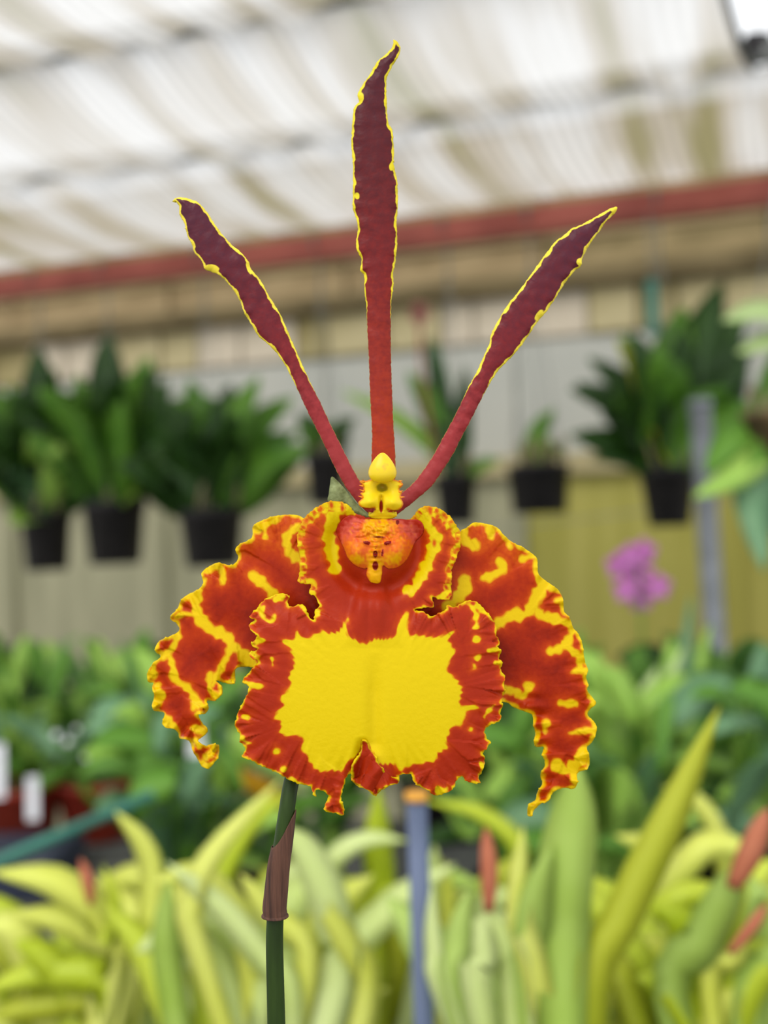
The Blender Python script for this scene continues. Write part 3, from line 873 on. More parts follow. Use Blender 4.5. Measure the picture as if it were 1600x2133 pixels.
def petal_mat(name, reds, yellow, rough=0.42, tr=0.18):
    """pattern.r = yellow field, pattern.g = depth inside the red patch, pattern.b = position"""
    mt, nt, N, L, bs = new_mat(name)
    at = N.new('ShaderNodeAttribute'); at.attribute_name = 'pattern'
    sep = N.new('ShaderNodeSeparateColor'); L.new(at.outputs['Color'], sep.inputs[0])
    tc = N.new('ShaderNodeTexCoord')
    nz = N.new('ShaderNodeTexNoise'); nz.inputs['Scale'].default_value = 900; nz.inputs['Detail'].default_value = 5
    L.new(tc.outputs['Object'], nz.inputs['Vector'])
    # red patch colour from its margin to its middle
    ad = N.new('ShaderNodeMath'); ad.operation = 'MULTIPLY_ADD'; ad.inputs[1].default_value = 0.45; ad.inputs[2].default_value = -0.22
    L.new(nz.outputs['Fac'], ad.inputs[0])
    ag = N.new('ShaderNodeMath'); ag.operation = 'ADD'; L.new(sep.outputs[1], ag.inputs[0]); L.new(ad.outputs[0], ag.inputs[1])
    r1 = N.new('ShaderNodeValToRGB'); cr = r1.color_ramp
    cr.elements[0].position = 0.0; cr.elements[0].color = reds[0]; cr.elements[1].position = 1.0; cr.elements[1].color = reds[-1]
    for k in range(1, len(reds) - 1):
        e = cr.elements.new(k / (len(reds) - 1)); e.color = reds[k]
    L.new(ag.outputs[0], r1.inputs[0])
    # yellow mask with a slightly feathered margin
    am = N.new('ShaderNodeMath'); am.operation = 'MULTIPLY_ADD'; am.inputs[1].default_value = 0.08; am.inputs[2].default_value = -0.04
    L.new(nz.outputs['Fac'], am.inputs[0])
    ay = N.new('ShaderNodeMath'); ay.operation = 'ADD'; L.new(sep.outputs[0], ay.inputs[0]); L.new(am.outputs[0], ay.inputs[1])
    r2 = N.new('ShaderNodeValToRGB'); r2.color_ramp.elements[0].position = 0.38; r2.color_ramp.elements[1].position = 0.62
    L.new(ay.outputs[0], r2.inputs[0])
    mx = N.new('ShaderNodeMix'); mx.data_type = 'RGBA'
    L.new(r2.outputs[0], mx.inputs[0]); L.new(r1.outputs[0], mx.inputs[6]); mx.inputs[7].default_value = yellow
    L.new(mx.outputs[2], bs.inputs['Base Color'])
    bs.inputs['Roughness'].default_value = rough; bs.inputs['Specular IOR Level'].default_value = 0.16
    bp = N.new('ShaderNodeBump'); bp.inputs['Strength'].default_value = 0.25; bp.inputs['Distance'].default_value = 0.0004
    L.new(nz.outputs['Fac'], bp.inputs['Height']); L.new(bp.outputs[0], bs.inputs['Normal'])
    add_translucent(nt, bs, mx.outputs[2], tr)
    return mt


YEL = srgb(230, 194, 4)
M_lip = petal_mat('lip_tissue', [srgb(206, 86, 2), srgb(182, 56, 6), srgb(168, 42, 8), srgb(160, 38, 10)], srgb(224, 196, 0))
M_sep = petal_mat('sepal_tissue', [srgb(208, 88, 0), srgb(184, 54, 0), srgb(160, 36, 0), srgb(128, 21, 0)], YEL)

stem_foot = Vector((P(576, 2133, FOCUS).x, P(576, 2133, FOCUS).y, BZ))
orchid = empty('butterfly_orchid', stem_foot, 'large red and yellow butterfly orchid in sharp focus on a slender stem', 'orchid')

# ---- lateral sepals
L_out = conv(c1, [(1030, 260), (1010, 238), (960, 220), (900, 220), (820, 230), (740, 260), (690, 295), (690, 350), (660, 385), (610, 405), (580, 440), (598, 490), (580, 525), (545, 540), (470, 525), (410, 550), (365, 590), (375, 650), (350, 690),
    (290, 720), (235, 760), (215, 810), (165, 875), (205, 910), (225, 950), (180, 985), (100, 1020), (68, 1080), (105, 1120), (60, 1160), (22, 1220), (25, 1280), (60, 1288), (50, 1320), (65, 1370), (50, 1430), (70, 1465), (130, 1480), (115, 1545), (150, 1575),
    (190, 1580), (220, 1610), (225, 1640), (285, 1655), (310, 1720), (345, 1780), (370, 1820), (410, 1832), (440, 1800), (470, 1760), (478, 1690), (430, 1675), (385, 1685), (340, 1660), (395, 1610), (405, 1580), (370, 1540), (345, 1490), (390, 1482), (410, 1450),
    (400, 1402), (450, 1400), (490, 1360), (490, 1310), (455, 1270), (500, 1285), (555, 1295), (580, 1275), (580, 1200), (640, 1185), (690, 1190), (800, 1200), (1000, 1100), (1250, 900), (1350, 650), (1250, 400), (1120, 300)])
R_out = conv(c2, [(540, 330), (556, 315), (590, 300), (630, 270), (680, 272), (770, 295), (820, 345), (870, 390), (940, 425), (1000, 465), (1035, 505), (1040, 590), (1090, 640), (1160, 690), (1197, 752), (1205, 830), (1240, 875), (1265, 940), (1302, 985), (1325, 1060), (1335, 1140),
    (1357, 1205), (1345, 1250), (1360, 1300), (1350, 1330), (1385, 1380), (1407, 1420), (1365, 1460), (1355, 1490), (1400, 1540), (1412, 1590), (1385, 1660), (1350, 1700), (1367, 1760), (1355, 1830), (1290, 1860), (1290, 1920), (1265, 1960), (1200, 1955), (1140, 1980),
    (1100, 2030), (1050, 2060), (1012, 2100), (1000, 2132), (972, 2128), (982, 2060), (1020, 2030), (1050, 1960), (1065, 1920), (1055, 1870), (1085, 1800), (1065, 1740), (1075, 1695), (1030, 1695), (1015, 1670), (1020, 1600), (1010, 1560), (1000, 1490), (940, 1465), (880, 1440),
    (830, 1410), (650, 1380), (400, 1100), (200, 800), (180, 550), (300, 400), (440, 340)])
S3 = 1 / 3.047
L_str = [(conv(c1, a), w * S3 * 1.18) for a, w in [
    ([(975, 300), (915, 340), (905, 400), (930, 460), (1000, 520)], 46), ([(690, 605), (740, 640), (790, 690), (822, 725)], 46),
    ([(335, 700), (330, 800), (360, 880), (430, 950), (520, 990), (560, 1050), (620, 1100), (695, 1175)], 58), ([(350, 690), (390, 640)], 22), ([(330, 735), (240, 765)], 20), ([(330, 860), (250, 850), (200, 870)], 24),
    ([(555, 1050), (520, 1130), (475, 1220), (440, 1300)], 36), ([(212, 960), (200, 1030), (150, 1100), (110, 1115)], 38), ([(150, 1100), (180, 1170), (200, 1270), (270, 1310), (325, 1390), (312, 1450)], 42),
    ([(700, 300), (760, 300)], 60), ([(770, 320), (772, 360)], 30), ([(840, 250), (760, 290)], 40), ([(480, 550), (500, 590), (502, 655)], 36), ([(400, 570), (470, 545)], 40), ([(90, 1310), (102, 1365), (62, 1440)], 50), ([(140, 1530), (185, 1565)], 62),
    ([(418, 1245), (420, 1330), (465, 1375)], 34), ([(345, 1420), (400, 1445)], 44), ([(320, 1575), (395, 1600)], 42), ([(330, 1650), (350, 1690)], 36), ([(395, 1760), (445, 1705)], 40), ([(375, 1800), (405, 1825)], 50), ([(590, 440), (590, 500)], 30),
    ([(520, 1285), (580, 1270)], 34), ([(600, 1195), (690, 1185)], 24), ([(60, 1180), (60, 1240)], 34), ([(690, 1170), (640, 1120)], 20)]]
R_str = [(conv(c2, a), w * S3 * 1.18) for a, w in [
    ([(550, 345), (600, 400), (650, 415)], 62), ([(735, 305), (742, 365)], 40), ([(855, 410), (862, 420)], 36), ([(1010, 475), (930, 500)], 40), ([(820, 540), (800, 580), (740, 610), (690, 622)], 44), ([(790, 515), (820, 545)], 34),
    ([(570, 640), (570, 700), (520, 760), (480, 800)], 66), ([(1038, 540), (1062, 660), (1020, 760), (970, 840), (880, 860), (800, 900), (770, 930)], 60), ([(1020, 780), (1060, 860), (1150, 880), (1250, 915)], 46), ([(1062, 650), (1130, 690)], 50), ([(1180, 750), (1160, 762)], 24),
    ([(1260, 950), (1210, 1050), (1120, 1085)], 44), ([(1215, 1050), (1290, 1115), (1310, 1200)], 38), ([(1270, 1215), (1350, 1205)], 34), ([(1310, 1130), (1312, 1210)], 40), ([(825, 1330), (900, 1345), (942, 1372), (985, 1305)], 40),
    ([(1185, 1415), (1280, 1422)], 38), ([(1250, 1608), (1310, 1592), (1395, 1590)], 34), ([(1400, 1400), (1385, 1445)], 38), ([(1400, 1540), (1395, 1640)], 34), ([(1090, 1535), (1088, 1592)], 32), ([(1160, 1810), (1220, 1842), (1290, 1800), (1335, 1720)], 66),
    ([(1270, 1860), (1282, 1920)], 44), ([(985, 2120), (1005, 2080)], 40), ([(1060, 1800), (1080, 1760)], 20), ([(1030, 1650), (1040, 1600)], 20), ([(830, 1405), (900, 1445)], 20), ([(1070, 1900), (1075, 1870)], 20), ([(560, 330), (520, 360)], 60)]]


def sep_field(x, y_, d, s, strokes, seed, we):
    e = we * (1 + 0.9 * wob(s, seed, [37, 61, 23])) - d
    f = field(x, y_, strokes, edge=e) + 1.6 * noise2(x, y_, seed + 5, 30) + 0.3 * noise2(x, y_, seed + 6, 12)
    return f


def cols(f, x, y_, sd):
    g = (1 - np.exp(np.minimum(f, 0) / 8.0)) * 0.55 + 0.3 * np.clip(-f / 45, 0, 1) - 0.28 * np.clip((1290 - y_) / 160, 0, 1) * np.clip(-f / 8, 0, 1) + 0.22 * noise2(x, y_, sd, 95) * np.clip(-f / 20, 0, 1)
    return np.stack([0.5 + f / 24.0, g, np.zeros_like(f)], 1)


def lsep_h(x, y_, d, s):
    r = np.hypot(x - 700, y_ - 1230)
    h = -10 - 0.00022 * r ** 2 - 8
    ed = np.exp(-d / 26.0)
    low = np.clip((y_ - 1350) / 150, 0, 1)
    h += ed * (9 + 6 * low) * np.sin(2 * np.pi * s / 52 + 2 * wob(s, 3, [160])) + np.exp(-d / 9.0) * 2.5 * np.sin(2 * np.pi * s / 19)
    h += 4 * noise2(x, y_, 31, 120)
    h += 10 * np.exp(-((x - 400 - (y_ - 1400) * 0.15) / 28) ** 2) * low
    return h


def rsep_h(x, y_, d, s):
    r = np.hypot(x - 860, y_ - 1230)
    h = -16 - 0.00018 * r ** 2
    ed = np.exp(-d / 24.0)
    low = np.clip((y_ - 1400) / 150, 0, 1)
    h += ed * (5 + 5 * low) * np.sin(2 * np.pi * s / 50 + 2 * wob(s, 4, [170])) + np.exp(-d / 9.0) * 2 * np.sin(2 * np.pi * s / 19)
    h += 4 * noise2(x, y_, 41, 130)
    inner = np.exp(-((x - 1108 - (y_ - 1480) * 0.12) / 22) ** 2) * np.clip((y_ - 1430) / 60, 0, 1)
    h += inner * 10 * np.sin(2 * np.pi * y_ / 34)
    return h


o = sheet('lateral_sepal', L_out, lsep_h, lambda x, y_, d, s: cols(sep_field(x, y_, d, s, L_str, 21, 4.6), x, y_, 201), M_sep, orchid, jag=0.8, seed=5)
o['label'] = 'left lower wing sepal, red with yellow net'
o = sheet('lateral_sepal', R_out, rsep_h, lambda x, y_, d, s: cols(sep_field(x, y_, d, s, R_str, 27, 5.0), x, y_, 205), M_sep, orchid, jag=0.8, seed=6)
o['label'] = 'right lower wing sepal, red with yellow net'

# ---- lip
lipA = conv(c1, [(1430, 238), (1380, 225), (1335, 212), (1320, 180), (1280, 150), (1230, 133), (1160, 140), (1100, 170), (1040, 215), (1000, 270), (975, 340), (972, 400), (985, 460), (990, 520), (985, 590), (978, 640), (1010, 660), (1062, 665), (1045, 720), (1085, 735), (1110, 800),
    (1085, 830), (1080, 882), (1050, 872), (1040, 840), (1010, 790), (930, 802), (910, 770), (922, 735), (870, 720), (800, 740), (740, 780), (720, 810), (690, 840), (668, 870), (702, 890), (663, 922), (690, 962), (718, 988), (683, 1045), (722, 1072), (668, 1098), (680, 1130), (728, 1150),
    (700, 1180), (660, 1230), (623, 1275), (665, 1312), (640, 1390), (610, 1440), (590, 1500), (575, 1555), (605, 1610), (610, 1660), (642, 1700), (625, 1755), (680, 1780), (740, 1812), (830, 1850), (900, 1890), (970, 1925), (1050, 1945), (1092, 2015), (1096, 1962), (1160, 1990),
    (1165, 2030), (1143, 2070), (1150, 2102), (1200, 2112), (1265, 2127), (1268, 2070), (1250, 2030), (1265, 1960), (1285, 1890), (1315, 1862), (1328, 1905), (1345, 1930), (1410, 1960), (1470, 2003)])
lipB = conv(c2, [(25, 1980), (80, 1942), (150, 1925), (160, 1875), (235, 1870), (250, 1920), (330, 1965), (400, 2002), (500, 1960), (520, 1910), (552, 1880), (580, 1910), (640, 1925), (677, 1922), (660, 1890), (690, 1840), (702, 1760), (690, 1735), (722, 1690), (742, 1662), (715, 1640), (702, 1590),
    (735, 1555), (800, 1525), (800, 1470), (818, 1430), (805, 1400), (832, 1340), (820, 1300), (832, 1250), (800, 1200), (818, 1160), (790, 1130), (808, 1080), (780, 1060), (796, 1030), (775, 980), (772, 920), (740, 870), (700, 820), (650, 775), (600, 763), (540, 790), (500, 806), (460, 790),
    (450, 822), (370, 862), (340, 852), (300, 832), (250, 822), (300, 812), (375, 802), (368, 745), (420, 757), (482, 750), (490, 640), (495, 560), (520, 500), (550, 400), (545, 330), (510, 270), (470, 220), (420, 185), (360, 165), (310, 170), (270, 195), (230, 250), (140, 257)])
lip_out = lipA + lipB
yc = conv(c1, [(1400, 1042), (1320, 1005), (1285, 965), (1292, 880), (1265, 920), (1240, 960), (1170, 975), (1140, 958), (1060, 995), (1000, 1000), (972, 955), (962, 1000), (880, 1025), (935, 1080), (955, 1180), (922, 1240), (930, 1320), (870, 1372), (885, 1430), (828, 1500), (872, 1540), (868, 1610), (940, 1620), (1012, 1632),
    (1003, 1700), (1050, 1770), (1070, 1812), (1130, 1852), (1180, 1840), (1250, 1842), (1290, 1790), (1350, 1745), (1380, 1700), (1385, 1655), (1430, 1680), (1470, 1760)]) + \
     conv(c2, [(25, 1800), (120, 1800), (160, 1842), (230, 1810), (330, 1790), (388, 1780), (400, 1740), (470, 1690), (452, 1660), (500, 1560), (560, 1550), (580, 1478), (655, 1445), (640, 1428), (590, 1435), (540, 1430), (552, 1330), (520, 1270), (458, 1200), (480, 1150), (507, 1080), (468, 1020), (502, 958), (440, 985), (380, 1000),
               (280, 985), (225, 985), (208, 930), (222, 840), (170, 880), (147, 940), (138, 990), (70, 1012), (0, 1012)])
lip_str = [(conv(c1, a), w * S3 * 1.12) for a, w in [([(1240, 190), (1195, 260), (1175, 340), (1185, 420), (1200, 500), (1212, 555)], 72), ([(1310, 180), (1240, 165), (1160, 165), (1090, 200), (1030, 255)], 66), ([(1010, 640), (1060, 680), (1070, 720)], 26),
    ([(880, 1720 - 990), (830, 760)], 34), ([(760, 800), (740, 850), (800, 900), (830, 860)], 20), ([(715, 1020), (745, 1020)], 30), ([(690, 1110), (720, 1130)], 22), ([(640, 1280), (740, 1310)], 24), ([(840, 1718)], 34), ([(890, 1838)], 34), ([(815, 1130), (820, 1160)], 10),
    ([(930, 1900), (980, 1925)], 26), ([(630, 1500), (660, 1510)], 24), ([(1000, 800), (1045, 860)], 20), ([(1090, 860), (1110, 830)], 30), ([(620, 1640), (660, 1660)], 20)]] + \
    [(conv(c2, a), w * S3 * 1.12) for a, w in [([(290, 230), (340, 290), (385, 350), (380, 420), (345, 510), (310, 590), (260, 670), (225, 700)], 62), ([(270, 215), (360, 190), (440, 225), (505, 290), (548, 370)], 72), ([(545, 400), (500, 500), (482, 600), (470, 700), (400, 750)], 28),
    ([(600, 790), (640, 830), (645, 930)], 26), ([(650, 1010)], 40), ([(655, 1130)], 34), ([(630, 1180)], 22), ([(730, 1075), (800, 1070)], 22), ([(770, 1150), (800, 1150)], 22), ([(660, 800), (740, 860)], 30), ([(760, 1430), (700, 1500)], 16), ([(610, 1575)], 18), ([(410, 1970), (460, 1965)], 36), ([(680, 1800), (690, 1850)], 20)]]
red_dash = [c1(*p) + (7.5, 4.2, a) for p, a in [((1190, 160), 1.5), ((1130, 225), 1.0), ((1065, 245), .8), ((1012, 300), .5), ((995, 375), .2), ((1010, 430), 0), ((1010, 500), 0), ((1022, 570), 0), ((1008, 622), 0), ((1260, 180), 1.6)]] + \
           [c2(*p) + (7.5, 4.0, a) for p, a in [((355, 200), 1.5), ((400, 232), 2.2), ((440, 275), 2.4), ((475, 318), 2.6), ((520, 390), 2.8), ((530, 440), 2.9), ((500, 540), 0), ((475, 578), 0), ((455, 680), 1), ((380, 400), 1.6)]]


def lip_col(x, y_, d, s):
    up = np.clip((1240 - y_) / 20, 0, 1)
    we = 1.7 + 1.9 * wob(s, 51, [31, 47, 19]) + up * 2.0
    inner_top = (np.abs(x - 790) < 50) & (y_ < 1120)
    e = np.where(inner_top, -60, we - d)
    f = field(x, y_, lip_str, [yc], e)
    f = f + 1.3 * noise2(x, y_, 61, 22) + 0.8 * noise2(x, y_, 62, 9)
    lobe = (up > 0.5) & (np.abs(x - 784) > 62)
    f = np.where(lobe, smax(f, 11.5 + 3.5 * wob(s, 55, [70, 43]) - d, 2.0), f)
    ds = (1.15 - np.abs(d - 6.5) / 6.0) * 4.0 * (np.sin(2 * np.pi * s / 23.0 + 2.2 * wob(s, 56, [60, 37])) - 0.4) + 1.0 * noise2(x, y_, 57, 12)
    f = np.where(lobe & (d < 13), np.minimum(f, -ds), f)
    f = np.where(lobe, np.minimum(f, -spots(x, y_, red_dash)), f)
    # radial veins: finer feathering along the margin of the yellow disc
    ang = np.arctan2(y_ - 1440, x - 778)
    f = np.where(up < 0.5, f + 1.8 * np.sin(ang * 70 + 3 * np.sin(ang * 9)) * (np.abs(f) < 12), f)
    g = (1 - np.exp(np.minimum(f, 0) / 8.0)) * 0.8 + 0.15 * noise2(x, y_, 207, 70) - 0.3 * np.clip((np.abs(x - 784) - 85) / 30, 0, 1) * np.clip((1210 - y_) / 60, 0, 1)
    return np.stack([0.5 + f / 18.0, g, up], 1)


def lip_h(x, y_, d, s):
    r1 = np.hypot((x - 778) / 1.15, y_ - 1440)
    low = 1 / (1 + np.exp(-(y_ - 1270) / 12.0))
    mid = 52 - 0.00042 * r1 ** 2 - 9 * np.exp(-((x - 780) / 16) ** 2) * np.clip((y_ - 1360) / 80, 0, 1)
    ed = np.exp(-d / 30.0)
    ang = np.arctan2(y_ - 1440, x - 778)
    ruff = ed * (7 * np.sin(2 * np.pi * s / 58 + 2.2 * wob(s, 71, [190])) + 2.5 * np.sin(2 * np.pi * s / 23 + wob(s, 72, [80]))) + 2.2 * np.exp(-d / 24.) * np.sin(ang * 46 + 1.5 * np.sin(ang * 7))
    cleft = -16 * np.exp(-((x - 752 - (y_ - 1560) * -0.15) / 10) ** 2) * np.clip((y_ - 1535) / 25, 0, 1) + 12 * np.exp(-((x - 775 - (y_ - 1560) * 0.2) / 16) ** 2) * np.clip((y_ - 1550) / 25, 0, 1)
    # side lobes with a hollow ring round the callus and a ridge to the isthmus
    r2 = np.hypot(x - 784, y_ - 1140)
    upl = 26 + 12 * np.exp(-(r2 / 50) ** 2) - 25 * np.exp(-((r2 - 88) / 22) ** 2) * np.clip((y_ - 1065) / 45, 0, 1) + 10 * np.exp(-((x - 780) / 30) ** 2) * np.clip((y_ - 1180) / 60, 0, 1)
    upl = upl - 0.0009 * np.clip(np.abs(x - 784) - 90, 0, None) ** 2
    ruff_u = ed * 2.5 * np.sin(2 * np.pi * s / 44)
    isth = 4 * np.sin((x - 780) / 7.0) * np.exp(-((x - 780) / 45) ** 2) * np.exp(-((y_ - 1270) / 50) ** 2)
    wr = 20 + np.clip(y_ - 1200, 0, 140) * 0.28
    isth = isth + 11 / (1 + np.exp(-(wr - np.abs(x - 777)) / 3.5)) * np.clip((y_ - 1190) / 25, 0, 1) * np.clip((1350 - y_) / 80, 0, 1)
    return low * (mid + ruff + cleft) + (1 - low) * (upl + ruff_u) + isth


o = sheet('lip', lip_out, lip_h, lip_col, M_lip, orchid, sp=2.3, jag=2.0, seed=9)
o['label'] = 'ruffled red-margined lip with a bright yellow disc'
lip = o

# ---- folded flap in the cleft of the lip
flap = conv(c1, [(1385, 1656), (1425, 1672), (1442, 1715), (1475, 1760), (1492, 1805), (1524, 1832)]) + conv(c2, [(60, 1842), (105, 1880), (152, 1892), (150, 1925), (80, 1944), (25, 1987)]) + conv(c1, [(1470, 2008), (1420, 1968), (1352, 1940), (1325, 1885), (1332, 1800), (1372, 1740)])


def flap_h(x, y_, d, s):
    return lip_h(x, y_, d + 40, s) + 5 + 9 * np.sin((x - 735 + 0.5 * (y_ - 1560)) / 9.0) * np.clip((y_ - 1550) / 30, 0, 1) + 4 * np.exp(-d / 8.) * np.sin(s / 6.)


def flap_col(x, y_, d, s):
    f = 1.5 + 1.6 * wob(s, 401, [27, 41]) - d + 0.8 * noise2(x, y_, 402, 12)
    return np.stack([0.5 + f / 16.0, 0.75 + 0.2 * noise2(x, y_, 403, 30), d * 0], 1)


sheet('lip_fold', flap, flap_h, flap_col, M_lip, lip, sp=1.8, jag=1.2, seed=77)

# ---- callus on the lip
call_out = conv(c3, [(560, 850), (450, 818), (380, 830), (310, 900), (285, 980), (320, 1060), (362, 1150), (400, 1240), (470, 1310), (560, 1340), (588, 1330), (580, 1400), (620, 1470), (710, 1478), (735, 1390), (745, 1310), (800, 1340), (890, 1325), (970, 1260), (1020, 1170),
                     (1060, 1080), (1130, 1000), (1140, 920), (1090, 862), (980, 858), (870, 850)])


def call_h(x, y_, d, s):
    cx1, cy1 = c3(470, 1180); cx2, cy2 = c3(890, 1170); mx_, my_ = c3(668, 1190)
    h = lip_h(x, y_, d + 60, s) + 1.5
    b = 5 * np.ones_like(x)
    b += 17 * np.exp(-(((x - cx1) / 20) ** 2 + ((y_ - cy1) / 27) ** 2)) + 17 * np.exp(-(((x - cx2) / 20) ** 2 + ((y_ - cy2) / 27) ** 2))
    rid = np.exp(-((x - mx_) / 9) ** 2) * np.exp(-((y_ - my_) / 30) ** 2)
    b += rid * (15 + 4 * np.sin(2 * np.pi * y_ / 10.5))
    warts = np.clip((my_ - 14 - y_) / 20, 0, 1) * np.exp(-((x - 786) / 50) ** 2)
    b += warts * (6 * noise2(x, y_, 83, 17) + 4 * noise2(x, y_, 84, 10)) + 9 * np.exp(-(((x - 788) / 40) ** 2 + ((y_ - c3(0, 930)[1]) / 16) ** 2))
    for (X, Y) in ((585, 1085), (790, 1085)):
        a_, b_ = c3(X, Y); b += 7 * np.exp(-(((x - a_) / 8) ** 2 + ((y_ - b_) / 4.5) ** 2))
    return h + b * (1 - np.exp(-d / 8.0))


def call_col(x, y_, d, s):
    q = noise2(x, y_, 85, 26) * 0.5 + noise2(x, y_, 86, 12) * 0.4
    mx_, _ = c3(668, 0)
    tongue = np.exp(-((x - mx_) / 13) ** 2) * np.clip((y_ - c3(0, 1230)[1]) / 12, 0, 1)
    top = np.clip((c3(0, 1060)[1] - y_) / 20, 0, 1) * np.exp(-((x - 788) / 32) ** 4)
    cx1, cy1 = c3(490, 1250); cx2, cy2 = c3(850, 1245)
    chk = np.exp(-(((x - cx1) / 16) ** 2 + ((y_ - cy1) / 13) ** 2)) + np.exp(-(((x - cx2) / 18) ** 2 + ((y_ - cy2) / 14) ** 2))
    mid = np.exp(-((x - mx_) / 12) ** 2) * (y_ > c3(0, 1000)[1])
    f = -6 + 7 * q + 16 * tongue + 9 * top + 11 * chk + 6 * mid - 5 * np.exp(-d / 4.0) * (1 - tongue) * (1 - top)
    dark = spots(x, y_, [c3(668, 1195) + (5.5, 8, 0), c3(668, 1310) + (6.5, 10, 0), c3(585, 1085) + (8, 4, .3), c3(790, 1085) + (8, 4, -.3), c3(700, 1028) + (14, 2.2, 0), c3(885, 885) + (4, 5, 0), c3(738, 1180) + (2, 8, 0.2)])
    f = np.minimum(f, -dark * 3)
    pink = np.clip((np.abs(x - 790) - 38) / 20, 0, 1) * np.clip((c3(0, 1080)[1] - y_) / 20, 0, 1)
    g = np.where(dark > 0, 1.0, np.clip(0.12 - 0.3 * q + 0.38 * pink + 0.65 * np.exp(-d / 6.0) * np.clip((c3(0, 1120)[1] - y_) / 12, 0, 1), 0, .75))
    return np.stack([0.5 + f / 34.0, g, np.zeros_like(f)], 1)


M_call = petal_mat('callus_tissue', [srgb(226, 120, 16), srgb(214, 92, 28), srgb(200, 80, 62), srgb(170, 38, 16), srgb(120, 18, 8)], srgb(232, 168, 6), rough=0.3, tr=0.1)
sheet('callus', call_out, call_h, call_col, M_call, lip, sp=1.5, seed=3, thick=8)

# ---- dorsal sepal and petals
M_ant = petal_mat('petal_maroon', [srgb(166, 52, 14), srgb(146, 42, 28), srgb(116, 30, 30), srgb(90, 27, 32), srgb(76, 28, 37)], srgb(226, 206, 40), rough=0.38, tr=0.08)
M_ant2 = petal_mat('petal_plum', [srgb(156, 54, 54), srgb(150, 48, 50), srgb(118, 32, 37), srgb(94, 30, 40), srgb(80, 33, 47)], srgb(232, 210, 60), rough=0.38, tr=0.08)
dors_l = [(318, 50), (312, 85), (270, 130), (240, 155), (205, 215), (150, 300), (153, 345), (130, 375), (120, 480), (118, 560), (125, 640), (125, 780), (125, 850), (148, 930), (140, 1030), (165, 1090), (160, 1140), (178, 1170), (180, 1250), (188, 1300), (192, 1400), (200, 1560), (207, 1750), (215, 1900), (222, 2150)]
dors_r = [(345, 75), (350, 105), (335, 140), (305, 190), (285, 240), (285, 330), (292, 440), (312, 480), (320, 590), (318, 640), (335, 720), (338, 830), (332, 920), (335, 1010), (325, 1110), (315, 1160), (318, 1210), (307, 1290), (305, 1400), (306, 1560), (310, 1700), (315, 1830), (322, 2150)]
lp_l = [(70, 105), (100, 150), (105, 210), (135, 260), (150, 330), (185, 400), (195, 440), (245, 500), (265, 550), (310, 570), (350, 585), (420, 650), (480, 740), (520, 840), (560, 900), (600, 970), (680, 1040), (740, 1110), (790, 1190), (850, 1310), (910, 1440), (970, 1560), (1030, 1680), (1080, 1790), (1150, 1920), (1200, 1990), (1260, 2060), (1330, 2110)]
lp_r = [(120, 95), (200, 115), (240, 145), (280, 190), (335, 275), (385, 340), (430, 390), (495, 445), (540, 500), (560, 550), (625, 630), (660, 700), (740, 830), (790, 940), (850, 1080), (890, 1170), (940, 1280), (1000, 1400), (1060, 1530), (1130, 1670), (1190, 1790), (1240, 1880), (1290, 1940), (1370, 2010)]
rp_l = [(1460, 98), (1410, 110), (1340, 150), (1260, 195), (1200, 225), (1160, 240), (1110, 285), (1060, 320), (1000, 395), (960, 450), (910, 520), (860, 590), (800, 670), (750, 730), (700, 810), (640, 920), (625, 990), (585, 1080), (540, 1180), (490, 1270), (440, 1380), (380, 1500), (320, 1610), (260, 1720), (200, 1810), (130, 1900), (60, 1960), (-20, 2015)]
rp_r = [(1445, 140), (1390, 190), (1350, 250), (1290, 330), (1235, 430), (1225, 480), (1170, 530), (1110, 610), (1060, 690), (1000, 780), (940, 850), (880, 940), (830, 1010), (760, 1090), (690, 1160), (630, 1250), (570, 1360), (510, 1480), (440, 1610), (390, 1710), (320, 1820), (250, 1920), (160, 2000), (60, 2080), (-20, 2125)]


def antenna(name, cv, Ls, Rs, y_tip, y_base, mat, blobs, seed, lean, label):
    out = conv(cv, Ls) + conv(cv, Rs)[::-1]

    def tpos(y_): return np.clip((y_base - y_) / (y_base - y_tip), 0, 1)

    def hf(x, y_, d, s):
        t = tpos(y_)
        cupping = 9 * (1 - np.exp(-d / 9.0))
        rf = np.exp(-d / 8.0) * 3.0 * np.sin(2 * np.pi * s / 46 + wob(s, seed, [120])) * np.clip((t - .3) * 4, 0, 1)
        return lean(t) - 26 + cupping + rf + 1.5 * noise2(x, y_, seed + 2, 40)

    def cf(x, y_, d, s):
        t = tpos(y_)
        wide = np.clip((t - 0.36) / 0.1, 0, 1)
        we = 0.0 + wide * (4.2 + 2.4 * wob(s, seed + 3, [44, 71, 27]))
        f = np.maximum(we - d, spots(x, y_, [cv(*b[:2]) + b[2:] for b in blobs]) if blobs else -50)
        f = f + 0.5 * noise2(x, y_, seed + 4, 9)
        return np.stack([0.5 + f / 6.0, np.clip(t * 1.05, 0, 1), t], 1)
    o = sheet(name, out, hf, cf, mat, orchid, sp=2.0, jag=0.9, seed=seed, thick=7)
    o['label'] = label
    return o


antenna('dorsal_sepal', c5, dors_l, dors_r, 85, 1000, M_ant, [(155, 330, 9, 14, .3), (310, 650, 6, 9, .2), (145, 790, 5, 7, 0)], 101, lambda t: -30 * t ** 2, 'tall central maroon sepal edged in yellow')
antenna('petal', c4, lp_l, lp_r, 412, 1050, M_ant2, [(310, 545, 15, 8, 0.15), (545, 540, 5, 14, -.3)], 111, lambda t: -18 * t ** 2, 'left maroon antenna petal edged in yellow')
antenna('petal', c6, rp_l, rp_r, 432, 1060, M_ant2, [(1010, 390, 6, 14, .6), (1218, 455, 7, 8, .5), (950, 805, 6, 13, .6), (738, 760, 5, 12, .5), (1440, 112, 7, 7, 0)], 121, lambda t: -18 * t ** 2, 'right maroon antenna petal edged in yellow')


